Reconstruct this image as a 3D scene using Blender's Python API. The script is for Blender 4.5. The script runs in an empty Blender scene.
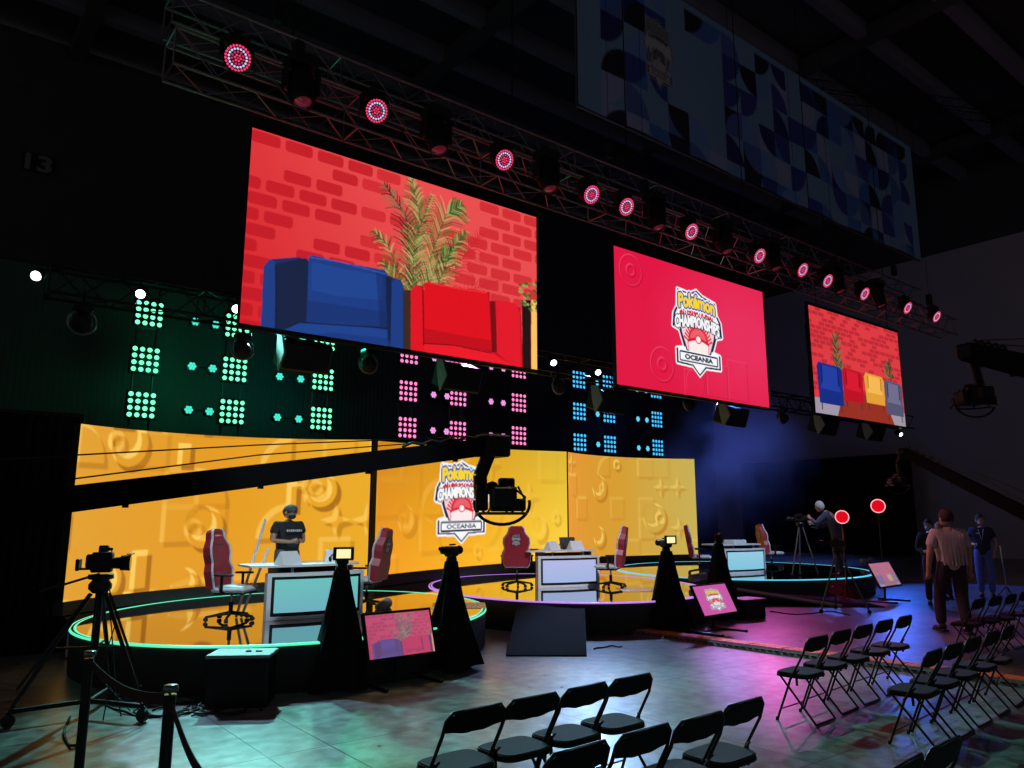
import bpy, math, random
import numpy as np
from mathutils import Vector, Matrix, Quaternion
random.seed(7); rng = np.random.default_rng(11)
sc = bpy.context.scene; COL = sc.collection
PI = math.pi
# ------------------------------------------------------------------ camera
FPX, CAMH = 755.0, 1.75
PITCH = math.atan(136 / 755.0); YAW = math.atan2(978, math.hypot(755, 136))
Fv = np.array([math.cos(YAW) * math.cos(PITCH), math.sin(YAW) * math.cos(PITCH), math.sin(PITCH)])
Rv = np.array([math.sin(YAW), -math.cos(YAW), 0.0]); Uv = np.cross(Rv, Fv); Cv = np.array([0, 0, CAMH])
cd = bpy.data.cameras.new('camera'); cam = bpy.data.objects.new('camera', cd); COL.objects.link(cam)
cd.sensor_width = 36; cd.lens = FPX / 1024 * 36; cd.clip_end = 300
M = Matrix([[Rv[0], Uv[0], -Fv[0], 0], [Rv[1], Uv[1], -Fv[1], 0], [Rv[2], Uv[2], -Fv[2], CAMH], [0, 0, 0, 1]])
cam.matrix_world = M; sc.camera = cam
def ray(x, y): return Fv * FPX + Rv * (x - 512) - Uv * (y - 384)
def PZ(x, y, z=0.0): d = ray(x, y); return Cv + d * (z - CAMH) / d[2]
def PY(x, y, Y): d = ray(x, y); return Cv + d * (Y / d[1])
def PK(x, y, k): return Cv + ray(x, y) / FPX * k
def proj(P):
    v = np.array(P, float) - Cv; k = v @ Fv
    return 512 + FPX * (v @ Rv) / k, 384 - FPX * (v @ Uv) / k
def PH(y, g):
    lo, hi = -5.0, 40.0
    for _ in range(50):
        m = (lo + hi) / 2
        if proj((g[0], g[1], m))[1] > y: lo = m
        else: hi = m
    return m
# ------------------------------------------------------------------ materials
MATS = {}
def mat(name, col=(.5, .5, .5), rough=.6, metal=0., spec=.5, emit=None, es=0., noise=None, sheen=0., coat=0.):
    if name in MATS: return MATS[name]
    m = bpy.data.materials.new(name); m.use_nodes = True; nt = m.node_tree; b = nt.nodes['Principled BSDF']
    b.inputs['Base Color'].default_value = (*col, 1); b.inputs['Roughness'].default_value = rough
    b.inputs['Metallic'].default_value = metal; b.inputs['Specular IOR Level'].default_value = spec
    b.inputs['Coat Weight'].default_value = coat; b.inputs['Sheen Weight'].default_value = sheen
    if emit:
        b.inputs['Emission Color'].default_value = (*emit, 1); b.inputs['Emission Strength'].default_value = es
    if noise:                       # (scale, amount): worn colour variation
        tc = nt.nodes.new('ShaderNodeTexCoord'); n = nt.nodes.new('ShaderNodeTexNoise')
        n.inputs['Scale'].default_value = noise[0]; n.inputs['Detail'].default_value = 5
        mx = nt.nodes.new('ShaderNodeMix'); mx.data_type = 'RGBA'
        nt.links.new(tc.outputs['Object'], n.inputs['Vector']); nt.links.new(n.outputs['Fac'], mx.inputs['Factor'])
        a = noise[1]
        mx.inputs['A'].default_value = (*[c * (1 - a) for c in col], 1); mx.inputs['B'].default_value = (*[min(1, c * (1 + a)) for c in col], 1)
        nt.links.new(mx.outputs['Result'], b.inputs['Base Color'])
    MATS[name] = m; return m
black = mat('black_paint', (.009, .009, .010), .55, spec=.22, noise=(9, .3))
blackm = mat('black_metal', (.014, .014, .016), .38, .5, noise=(14, .3))
cloth = mat('black_drape_cloth', (.010, .010, .011), .95, spec=.1, noise=(5, .35))
rubber = mat('rubber', (.015, .015, .015), .8, noise=(20, .2))
alu = mat('truss_metal', (.20, .18, .19), .35, .85, noise=(6, .3))
white = mat('white_laminate', (.75, .78, .8), .35, noise=(3, .04))
seatf = mat('grey_seat_vinyl', (.030, .020, .025), .75, spec=.12, noise=(25, .15))
redl = mat('red_leather', (.32, .02, .035), .45, noise=(12, .15))
whitel = mat('pale_leather', (.6, .62, .68), .5, noise=(12, .08))
chrome = mat('chrome', (.5, .5, .5), .15, 1., noise=(30, .1))
skin = mat('skin', (.45, .24, .17), .55, noise=(20, .1))
glassl = mat('lens_glass', (.01, .01, .015), .05, coat=1., noise=(5, .1))
def emi(name, col, s=1.): return mat(name, (0.01, .01, .01), .4, emit=col, es=s)
def sRGB(r, g, b):
    f = lambda c: (c / 255 / 12.92) if c / 255 <= .04045 else ((c / 255 + .055) / 1.055) ** 2.4
    return (f(r), f(g), f(b))
def screen_mat(name, strength=1.0, emissive=True, rough=.35):
    m = bpy.data.materials.new(name); m.use_nodes = True; nt = m.node_tree; b = nt.nodes['Principled BSDF']
    a = nt.nodes.new('ShaderNodeAttribute'); a.attribute_name = 'picture'
    if emissive:
        b.inputs['Base Color'].default_value = (.01, .01, .01, 1)
        nt.links.new(a.outputs['Color'], b.inputs['Emission Color']); b.inputs['Emission Strength'].default_value = strength
    else: nt.links.new(a.outputs['Color'], b.inputs['Base Color'])
    b.inputs['Roughness'].default_value = rough; return m
scr = screen_mat('led_picture', 1.0); scr_dim = screen_mat('monitor_picture', .85); printm = screen_mat('printed_picture', emissive=False, rough=.8)
# ------------------------------------------------------------------ mesh builder
class MB:
    def __init__(s): s.v = []; s.f = []; s.m = []; s.mats = []; s.sm = []
    def mi(s, m):
        if m not in s.mats: s.mats.append(m)
        return s.mats.index(m)
    def add(s, vs, fs, m, smooth=False, T=None):
        o = len(s.v); k = s.mi(m)
        for p in vs:
            p = Vector(p)
            s.v.append(T @ p if T else p)
        for f in fs: s.f.append([i + o for i in f]); s.m.append(k); s.sm.append(smooth)
        return s
    def box(s, c, d, m, T=None, bev=0.0, taper=1.0):
        x, y, z = [q / 2 for q in d]; cx, cy, cz = c
        if bev > 0:
            b = min(bev, x * .9, y * .9, z * .9); vs = []; 
            # chamfered box: 24 vertices
            idx = {}
            for sx in (-1, 1):
                for sy in (-1, 1):
                    for sz in (-1, 1):
                        for ax in range(3):
                            h = [x - b, y - b, z - b]; h[ax] += b
                            t = taper if sz > 0 else 1
                            idx[(sx, sy, sz, ax)] = len(vs); vs.append((cx + sx * h[0] * t, cy + sy * h[1] * t, cz + sz * h[2]))
            fs = []
            for ax in range(3):
                o = [a for a in range(3) if a != ax]
                for sg in (-1, 1):
                    q = []
                    for a, b2 in ((-1, -1), (1, -1), (1, 1), (-1, 1)):
                        k = [0, 0, 0]; k[ax] = sg; k[o[0]] = a; k[o[1]] = b2; q.append(idx[(*k, ax)])
                    fs.append(q)
                    for a in (-1, 1):      # edges
                        pass
            for ax in range(3):            # edge along axis ax
                o = [a for a in range(3) if a != ax]
                for a in (-1, 1):
                    for b2 in (-1, 1):
                        k0 = [0, 0, 0]; k0[ax] = -1; k0[o[0]] = a; k0[o[1]] = b2; k1 = list(k0); k1[ax] = 1
                        fs.append([idx[(*k0, o[0])], idx[(*k0, o[1])], idx[(*k1, o[1])], idx[(*k1, o[0])]])
            for sx in (-1, 1):
                for sy in (-1, 1):
                    for sz in (-1, 1): fs.append([idx[(sx, sy, sz, a)] for a in range(3)])
            return s.add(vs, fs, m, False, T)
        t = taper
        vs = [(cx - x, cy - y, cz - z), (cx + x, cy - y, cz - z), (cx + x, cy + y, cz - z), (cx - x, cy + y, cz - z),
              (cx - x * t, cy - y * t, cz + z), (cx + x * t, cy - y * t, cz + z), (cx + x * t, cy + y * t, cz + z), (cx - x * t, cy + y * t, cz + z)]
        return s.add(vs, [(0, 3, 2, 1), (4, 5, 6, 7), (0, 1, 5, 4), (1, 2, 6, 5), (2, 3, 7, 6), (3, 0, 4, 7)], m, False, T)
    def tube(s, pts, r, m, n=8, T=None, closed=False, caps=True):
        pts = [Vector(p) for p in pts]; L = len(pts); rs = r if isinstance(r, (list, tuple)) else [r] * L
        vs = []; up = None
        for i, p in enumerate(pts):
            if closed: d = pts[(i + 1) % L] - pts[i - 1]
            else: d = (pts[min(i + 1, L - 1)] - pts[max(i - 1, 0)])
            if d.length < 1e-9: d = Vector((0, 0, 1))
            d.normalize()
            if up is None:
                up = Vector((0, 0, 1)) if abs(d.z) < .9 else Vector((1, 0, 0))
            a = d.cross(up)
            if a.length < 1e-4: a = d.orthogonal()
            a.normalize(); b = a.cross(d).normalized(); up = b
            for k in range(n):
                t = 2 * PI * k / n; vs.append(p + (a * math.cos(t) + b * math.sin(t)) * rs[i])
        fs = []
        for i in range(L if closed else L - 1):
            j = (i + 1) % L
            for k in range(n): fs.append((i * n + k, i * n + (k + 1) % n, j * n + (k + 1) % n, j * n + k))
        s.add(vs, fs, m, n > 6, T)
        if caps and not closed:
            s.add([vs[k] for k in range(n)], [tuple(range(n))[::-1]], m, False, T)
            s.add([vs[(L - 1) * n + k] for k in range(n)], [tuple(range(n))], m, False, T)
        return s
    def lathe(s, prof, m, n=24, T=None, c=(0, 0, 0), smooth=True, ang=2 * PI):
        vs = []; full = abs(ang - 2 * PI) < 1e-6
        N = n if full else n + 1
        for r, z in prof:
            for k in range(N):
                t = ang * k / n; vs.append((c[0] + r * math.cos(t), c[1] + r * math.sin(t), c[2] + z))
        fs = []
        for i in range(len(prof) - 1):
            for k in range(n):
                k2 = (k + 1) % N; fs.append((i * N + k, i * N + k2, (i + 1) * N + k2, (i + 1) * N + k))
        return s.add(vs, fs, m, smooth, T)
    def ball(s, c, r, m, n=12, T=None):
        if not isinstance(r, (tuple, list)): r = (r, r, r)
        vs = []; fs = []; h = n // 2 + 1
        for i in range(h):
            a = PI * i / (h - 1) - PI / 2
            for k in range(n):
                t = 2 * PI * k / n; vs.append((c[0] + r[0] * math.cos(a) * math.cos(t), c[1] + r[1] * math.cos(a) * math.sin(t), c[2] + r[2] * math.sin(a)))
        for i in range(h - 1):
            for k in range(n): fs.append((i * n + k, i * n + (k + 1) % n, (i + 1) * n + (k + 1) % n, (i + 1) * n + k))
        return s.add(vs, fs, m, True, T)
    def prism(s, poly, z0, z1, m, T=None):
        n = len(poly); vs = [(x, y, z0) for x, y in poly] + [(x, y, z1) for x, y in poly]
        fs = [tuple(range(n))[::-1], tuple(range(n, 2 * n))] + [(i, (i + 1) % n, n + (i + 1) % n, n + i) for i in range(n)]
        return s.add(vs, fs, m, False, T)
    def build(s, name, parent=None, loc=None, rz=None):
        me = bpy.data.meshes.new(name); me.from_pydata([tuple(v) for v in s.v], [], s.f)
        for m in s.mats: me.materials.append(m)
        me.polygons.foreach_set('material_index', s.m); me.polygons.foreach_set('use_smooth', s.sm); me.update()
        o = bpy.data.objects.new(name, me); COL.objects.link(o)
        if parent: o.parent = parent
        if loc is not None: o.location = loc
        if rz is not None: o.rotation_euler = (0, 0, rz)
        return o
def tag(o, label=None, cat=None, group=None, kind=None):
    if label: o['label'] = label
    if cat: o['category'] = cat
    if group: o['group'] = group
    if kind: o['kind'] = kind
    return o
def thing(name, label, cat, loc=(0, 0, 0), rz=0., group=None):
    o = bpy.data.objects.new(name, None); COL.objects.link(o); o.location = tuple(float(q) for q in loc); o.rotation_euler = (0, 0, rz)
    o.empty_display_size = .1
    return tag(o, label, cat, group)
def dup(o, parent=None, loc=None, rz=None, label=None):
    c = o.copy(); COL.objects.link(c)
    if parent: c.parent = parent
    if loc is not None: c.location = tuple(float(q) for q in loc)
    if rz is not None: c.rotation_euler = (0, 0, rz)
    if label: c['label'] = label
    for ch in list(o.children): dup(ch, c)
    return c
def aim(d, up=(0, 0, 1)):            # rotation whose +Z looks along d
    return Vector(d).to_track_quat('Z', 'Y').to_matrix().to_4x4()
def TR(loc, rot=None):
    t = Matrix.Translation(Vector([float(q) for q in loc])); return t @ rot if rot else t
def RZ(a): return Matrix.Rotation(a, 4, 'Z')
def RX(a): return Matrix.Rotation(a, 4, 'X')
def RY(a): return Matrix.Rotation(a, 4, 'Y')
# ------------------------------------------------------------------ picture raster (numpy) for LED screens and prints
class Img:
    def __init__(s, w, h, col, ss=2):
        s.w, s.h, s.ss = w * ss, h * ss, ss; s.a = np.ones((s.h, s.w, 3)) * np.array(sRGB(*col))
    def mask(s, pts):
        P = np.array(pts, float) * np.array([s.w, s.h]); x0, y0 = np.floor(P.min(0)).astype(int); x1, y1 = np.ceil(P.max(0)).astype(int)
        x0, y0 = max(x0, 0), max(y0, 0); x1, y1 = min(x1, s.w - 1), min(y1, s.h - 1)
        if x1 < x0 or y1 < y0: return None
        X, Y = np.meshgrid(np.arange(x0, x1 + 1) + .5, np.arange(y0, y1 + 1) + .5); ins = np.zeros(X.shape, bool)
        n = len(P)
        for i in range(n):
            xa, ya = P[i]; xb, yb = P[(i + 1) % n]
            if ya == yb: continue
            c = ((Y >= min(ya, yb)) & (Y < max(ya, yb))) & (X < xa + (Y - ya) * (xb - xa) / (yb - ya)); ins ^= c
        return (slice(y0, y1 + 1), slice(x0, x1 + 1)), ins
    def poly(s, pts, col, al=1.):
        r = s.mask(pts)
        if r:
            sl, m = r; s.a[sl][m] = s.a[sl][m] * (1 - al) + np.array(sRGB(*col)) * al
    def line(s, pts, wd, col, al=1.):     # wd in u units (width fraction), asp-corrected
        asp = s.w / s.h
        for (xa, ya), (xb, yb) in zip(pts, pts[1:]):
            dx, dy = xb - xa, (yb - ya) / asp; L = math.hypot(dx, dy) + 1e-9; nx, ny = -dy / L * wd / 2, dx / L * wd / 2
            s.poly([(xa + nx, ya + ny * asp), (xb + nx, yb + ny * asp), (xb - nx, yb - ny * asp), (xa - nx, ya - ny * asp)], col, al)
    def fillmask(s, m, col, al=1.): s.a[m] = s.a[m] * (1 - al) + np.array(sRGB(*col)) * al
    def out(s):
        k = s.ss; return s.a.reshape(s.h // k, k, s.w // k, k, 3).mean((1, 3))
def ell(cx, cy, rx, ry, n=28, a0=0, a1=2 * PI): return [(cx + rx * math.cos(a0 + (a1 - a0) * i / n), cy + ry * math.sin(a0 + (a1 - a0) * i / n)) for i in range(n + (0 if abs(a1 - a0 - 2 * PI) < 1e-6 else 1))]
_tc = {}
def text_tris(txt):
    if txt in _tc: return _tc[txt]
    cu = bpy.data.curves.new('t', 'FONT'); cu.body = txt; cu.size = 1; cu.fill_mode = 'FRONT'; cu.resolution_u = 3; cu.offset = .03
    o = bpy.data.objects.new('t', cu); COL.objects.link(o); bpy.context.view_layer.update()
    me = bpy.data.meshes.new_from_object(o.evaluated_get(bpy.context.evaluated_depsgraph_get())); me.calc_loop_triangles()
    V = np.array([v.co[:2] for v in me.vertices]); T = np.array([t.vertices[:] for t in me.loop_triangles])
    bpy.data.objects.remove(o); bpy.data.curves.remove(cu); bpy.data.meshes.remove(me)
    V -= V.min(0); V /= V.max(0); _tc[txt] = (V, T); return V, T
def text_mask(im, txt, f):            # f maps (x,y) in unit box (y up) to (u,v)
    V, T = text_tris(txt); Q = [f(x, y) for x, y in V]; m = np.zeros((im.h, im.w), bool)
    for t in T:
        r = im.mask([Q[i] for i in t])
        if r: m[r[0]] |= r[1]
    return m
def dil(m, n):
    for _ in range(n):
        q = m.copy(); q[1:] |= m[:-1]; q[:-1] |= m[1:]; q[:, 1:] |= m[:, :-1]; q[:, :-1] |= m[:, 1:]; m = q
    return m
def logo(im, cx, cy, hw, hh, mono=False):
    """event crest in u,v: half width hw, half height hh"""
    def L(x, y): return (cx + x * hw, cy + y * hh)     # x,y in [-1,1], y down
    def C(*c): return tuple(int(sum(c) / 3 * .75) for _ in range(3)) if mono else c
    S = lambda pts: [L(*p) for p in pts]
    px = hw * im.w
    navy, wht, red, yel, blu = C(25, 35, 70), C(250, 250, 252), C(215, 25, 55), C(250, 215, 40), C(40, 85, 185)
    outl = [(-.80, -.98), (-.3, -.94), (0, -1.06), (.25, -.94), (.80, -.84), (.84, -.55), (1.0, -.36), (1.04, .02), (.78, .08), (.60, .45), (.92, .50), (.92, .86), (.28, .88), (0, 1.1), (-.28, .88), (-.92, .86), (-.92, .50), (-.60, .45), (-.78, .04), (-1.04, -.02), (-.98, -.36), (-.84, -.55)]
    m = np.zeros((im.h, im.w), bool); r = im.mask(S(outl)); m[r[0]] |= r[1]
    im.fillmask(dil(m, max(1, int(px * .05))), wht); im.fillmask(m, navy)
    r = im.mask(S([(x * .92, y * .95 - .0) for x, y in outl])); m2 = np.zeros_like(m); m2[r[0]] |= r[1]; im.fillmask(m2, wht)
    sh = [(-.72, -.25), (.72, -.25), (.66, .1), (.46, .5), (-.46, .5), (-.66, .1)]
    im.poly(S([(x * 1.1, y + .02) for x, y in sh]), navy); im.poly(S(sh), C(252, 205, 212) if not mono else wht)
    for i in range(17):                                 # rays
        a = PI + .42 + (PI - .84) * i / 16; b = .042
        if i % 1 == 0: im.poly(S([(0, .45), (1.05 * math.cos(a - b) * .62, .45 + 1.1 * math.sin(a - b) * .62), (1.05 * math.cos(a + b) * .62, .45 + 1.1 * math.sin(a + b) * .62)]), red)
    im.poly(S([(-.42, .48)] + ell(0, .22, .42, .36, 20, PI, 2 * PI) + [(.42, .48)]), C(225, 45, 60))
    im.poly(S(ell(0, .20, .33, .27, 16, PI, 2 * PI)), C(240, 110, 120), .7)
    im.poly(S([(-.46, .24), (-.2, .17), (0, .15), (.2, .17), (.46, .24), (.42, .5), (-.42, .5)]), red)
    im.poly(S([(-.42, .30), (-.2, .24), (0, .22), (.2, .24), (.42, .30), (.4, .52), (-.4, .52)]), C(255, 235, 235))
    im.poly(S(ell(0, .19, .13, .11)), red); im.poly(S(ell(0, .19, .095, .08)), C(255, 235, 235))
    im.poly(S([(-.84, .52), (.84, .52), (.84, .82), (.22, .83), (0, 1.0), (-.22, .83), (-.84, .82)]), wht)
    im.line(S([(-.78, .56), (.78, .56), (.78, .78), (-.78, .78), (-.78, .56)]), hw * .045, navy)
    arc = lambda x, k: k * (2 * x - 1) ** 2
    im.fillmask(dil(text_mask(im, 'OCEANIA', lambda x, y: L(-.58 + 1.16 * x, .73 - .12 * y)), 1 if px > 90 else 0), navy)
    t = text_mask(im, 'INTERNATIONAL', lambda x, y: L(-.72 + 1.44 * x, -.40 + arc(x, .10) - .17 * y)); im.fillmask(dil(t, max(1, int(px * .012))), red)
    t = text_mask(im, 'CHAMPIONSHIPS', lambda x, y: L(-.93 + 1.86 * x, -.10 + arc(x, .12) - (.27 + .05 * abs(2 * x - 1)) * y))
    im.fillmask(dil(t, max(1, int(px * .045))), navy); im.fillmask(dil(t, max(1, int(px * .012))), wht)
    t = text_mask(im, 'Pokémon', lambda x, y: L(-.76 + 1.52 * x, -.58 + arc(x, .07) - .36 * y))
    im.fillmask(dil(t, max(3, int(px * .095))), wht); im.fillmask(dil(t, max(2, int(px * .06))), blu); im.fillmask(dil(t, max(1, int(px * .012))), yel)
def pic_mesh(name, A, pos, m, parent=None, back=None, edge=None):
    """LED/print surface: one vertex per picture cell. pos(u,v) arrays -> (N,3)"""
    h, w = A.shape[:2]; U, V = np.meshgrid(np.linspace(0, 1, w), np.linspace(0, 1, h))
    P = pos(U.ravel(), V.ravel()); i = np.arange(h * w).reshape(h, w)
    q = np.stack([i[:-1, :-1], i[1:, :-1], i[1:, 1:], i[:-1, 1:]], -1).reshape(-1, 4)
    me = bpy.data.meshes.new(name); me.vertices.add(len(P)); me.vertices.foreach_set('co', P.astype(np.float32).ravel())
    me.loops.add(q.size); me.loops.foreach_set('vertex_index', q.ravel().astype(np.int32)); me.polygons.add(len(q))
    me.polygons.foreach_set('loop_start', (np.arange(len(q)) * 4).astype(np.int32)); me.update(calc_edges=True)
    ca = me.color_attributes.new('picture', 'FLOAT_COLOR', 'POINT'); C4 = np.ones((h * w, 4), np.float32); C4[:, :3] = A.reshape(-1, 3)
    ca.data.foreach_set('color', C4.ravel()); me.materials.append(m)
    o = bpy.data.objects.new(name, me); COL.objects.link(o)
    if parent: o.parent = parent
    return o
def emboss(im, Hm, base, k=1.0, s=3, hi=(255, 205, 90), lo=(205, 120, 25)):
    g = (np.roll(Hm, (-s, -s), (0, 1)) - np.roll(Hm, (s, s), (0, 1)))
    g = (g + np.roll(g, 1, 0) + np.roll(g, 1, 1) + np.roll(g, (1, 1), (0, 1))) / 4 * k
    p = np.clip(g, 0, 1)[..., None]; n = np.clip(-g, 0, 1)[..., None]
    im.a = im.a * (1 - p) + np.array(sRGB(*hi)) * p; im.a = im.a * (1 - n) + np.array(sRGB(*lo)) * n
# ------------------------------------------------------------------ big picture contents
def couch_scene(w, h):
    im = Img(w, h, (228, 62, 66)); x0, x1, z0, z1 = 3.83, 10.1, 4.88, 8.29
    def S(*pts):
        o = []
        for x, y in pts:
            p = PY(x, y, 12.0); o.append(((p[0] - x0) / (x1 - x0), (z1 - p[2]) / (z1 - z0)))
        return o
    yy, xx = np.mgrid[0:im.h, 0:im.w] / np.array([im.h, im.w])[:, None, None]
    f = np.clip((xx * 1.3 + (1 - yy) * .4), 0, 1)[..., None]
    im.a = np.array(sRGB(214, 30, 40)) * (1 - f) + np.array(sRGB(234, 78, 78)) * f
    bw, bh = .080, .062; r = random.Random(4)
    for j in range(18):
        for i in range(-1, 15):
            cxn = (i + .5 * (j % 2)) * bw * 1.18; cyn = j * bh * 1.30 + .01
            pr = .75 if (cxn < .35 or cxn > .72) else .45
            if r.random() < pr * .92:
                e = .006; x, y = cxn, cyn
                im.poly([(x + e, y), (x + bw - e, y), (x + bw, y + e * 1.8), (x + bw, y + bh - e * 1.8), (x + bw - e, y + bh), (x + e, y + bh), (x, y + bh - e * 1.8), (x, y + e * 1.8)], (206, 38, 46) if cxn > .3 else (192, 22, 34), .85)
    # palm shadow on wall and palm
    rp = random.Random(9)
    def frond(pts, n, ln, cols, wd=.0035, al=1.):
        P = S(*pts)
        Q = []
        for t in np.linspace(0, 1, n):
            k = t * (len(P) - 1); i = min(int(k), len(P) - 2); a = k - i
            Q.append((P[i][0] * (1 - a) + P[i + 1][0] * a, P[i][1] * (1 - a) + P[i + 1][1] * a))
        im.line(Q, .004, cols[0], al)
        for i in range(1, n):
            dx, dy = Q[i][0] - Q[i - 1][0], (Q[i][1] - Q[i - 1][1]) / 1.84; L = math.hypot(dx, dy) + 1e-9; dx /= L; dy /= L
            s = ln * math.sin(PI * (.15 + .8 * i / n)) * rp.uniform(.8, 1.15)
            for sg in (-1, 1):
                ax, ay = dx * .75 - sg * dy * .65, dy * .75 + sg * dx * .65
                c = cols[rp.randrange(len(cols))]; x, y = Q[i]
                m1 = (x + ax * s * .5, y + ay * s * .5 * 1.84); tip = (x + ax * s, y + (ay * s + .25 * s) * 1.84)
                im.line([(x, y), m1], wd * 1.3, c, al); im.line([m1, tip], wd * .8, c, al)
    shc = [(196, 30, 40)]
    frond([(420, 330), (455, 270), (480, 235)], 24, .09, shc, al=.6); frond([(430, 330), (470, 290), (500, 280)], 20, .07, shc, al=.5)
    g = [(70, 92, 40), (112, 130, 62), (150, 160, 90), (48, 66, 30), (176, 172, 110), (96, 110, 52)]
    frond([(408, 300), (410, 255), (406, 215), (385, 185)], 26, .075, [(40, 40, 28), (90, 70, 50), (120, 110, 70)])
    frond([(404, 320), (400, 275), (388, 245), (375, 232)], 18, .055, g); frond([(408, 330), (398, 285), (384, 262)], 18, .06, g)
    frond([(410, 330), (416, 270), (420, 215), (412, 180)], 52, .085, g, .0026); frond([(412, 330), (430, 260), (446, 215), (462, 205)], 56, .095, g, .0026)
    frond([(412, 340), (425, 290), (440, 262), (452, 250)], 44, .085, g, .0026); frond([(410, 335), (412, 290), (415, 240), (432, 196)], 50, .08, g, .0026); frond([(414, 340), (436, 290), (452, 250), (466, 232)], 44, .07, g, .0026)
    im.poly(S((404, 290), (416, 290), (420, 380), (402, 380)), (60, 40, 30))
    # blue armchair
    im.poly(S((263, 345), (265, 265), (272, 259), (300, 257), (312, 262), (388, 276), (401, 280), (404, 287), (404, 350), (404, 380)), (24, 46, 100))
    im.poly(S((260, 345), (264, 266), (270, 259), (276, 262), (275, 345)), (30, 60, 130))
    im.poly(S((275, 345), (276, 264), (306, 258), (310, 262), (306, 325), (277, 332)), (22, 34, 66))
    im.poly(S((307, 323), (309, 256), (313, 255), (340, 262), (385, 270), (388, 275), (386, 300), (388, 326), (350, 325)), (28, 60, 132))
    im.poly(S((312, 262), (340, 268), (383, 276), (383, 300), (340, 296), (312, 290)), (36, 76, 155), .5)
    im.poly(S((277, 332), (300, 322), (340, 322), (388, 330), (388, 380), (277, 380)), (30, 66, 142))
    im.poly(S((391, 300), (392, 281), (398, 279), (403, 284), (403, 370), (391, 370)), (28, 60, 132))
    im.poly(S((386, 276), (392, 278), (391, 340), (388, 340)), (18, 32, 70))
    im.poly(S((307, 300), (388, 312), (388, 326), (350, 325), (307, 323)), (18, 40, 96), .45); im.poly(S((376, 272), (386, 274), (388, 326), (380, 326)), (16, 34, 84), .5); im.poly(S((277, 340), (330, 332), (388, 338), (388, 345), (330, 338), (277, 348)), (20, 46, 108), .5)
    im.line(S((276, 264), (277, 332), (300, 322), (388, 328)), .0035, (14, 26, 60)); im.line(S((309, 257), (340, 262), (386, 274)), .003, (46, 92, 180))
    # red armchair
    im.poly(S((411, 350), (411, 290), (416, 285), (424, 286), (424, 290), (490, 292), (490, 301), (500, 301), (521, 308), (524, 390), (411, 380)), (190, 12, 24))
    im.poly(S((411, 350), (411, 290), (417, 284), (423, 290), (424, 360), (411, 358)), (224, 18, 34))
    im.poly(S((425, 342), (424, 283), (430, 282), (455, 287), (487, 292), (489, 300), (492, 350), (455, 345)), (222, 14, 28))
    im.poly(S((424, 343), (455, 344), (492, 352), (512, 365), (512, 395), (424, 380)), (236, 24, 40))
    im.poly(S((490, 301), (495, 301), (498, 352), (492, 352)), (120, 8, 16)); im.line(S((423, 290), (424, 345)), .004, (120, 6, 14))
    im.poly(S((496, 300), (515, 303), (520, 312), (522, 390), (512, 366), (497, 352)), (226, 22, 40))
    im.poly(S((425, 328), (455, 334), (491, 340), (492, 352), (455, 345), (425, 342)), (150, 6, 18), .45); im.line(S((430, 283), (455, 288), (487, 293)), .003, (240, 50, 60)); im.line(S((424, 343), (455, 345), (492, 353)), .0035, (120, 4, 14))
    # plant and yellow chair edge at right
    im.poly(S((522, 300), (531, 300), (531, 395), (523, 395)), (28, 18, 16)); im.poly(S((531.5, 300), (539, 300), (539, 395), (531.5, 395)), (250, 196, 96))
    for i in range(40):
        a, b = rp.uniform(520, 540), rp.uniform(283, 312); q = S((a, b))[0]; im.poly(ell(q[0], q[1], .008, .010, 6), g[rp.randrange(3)])
    return im.out()
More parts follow.
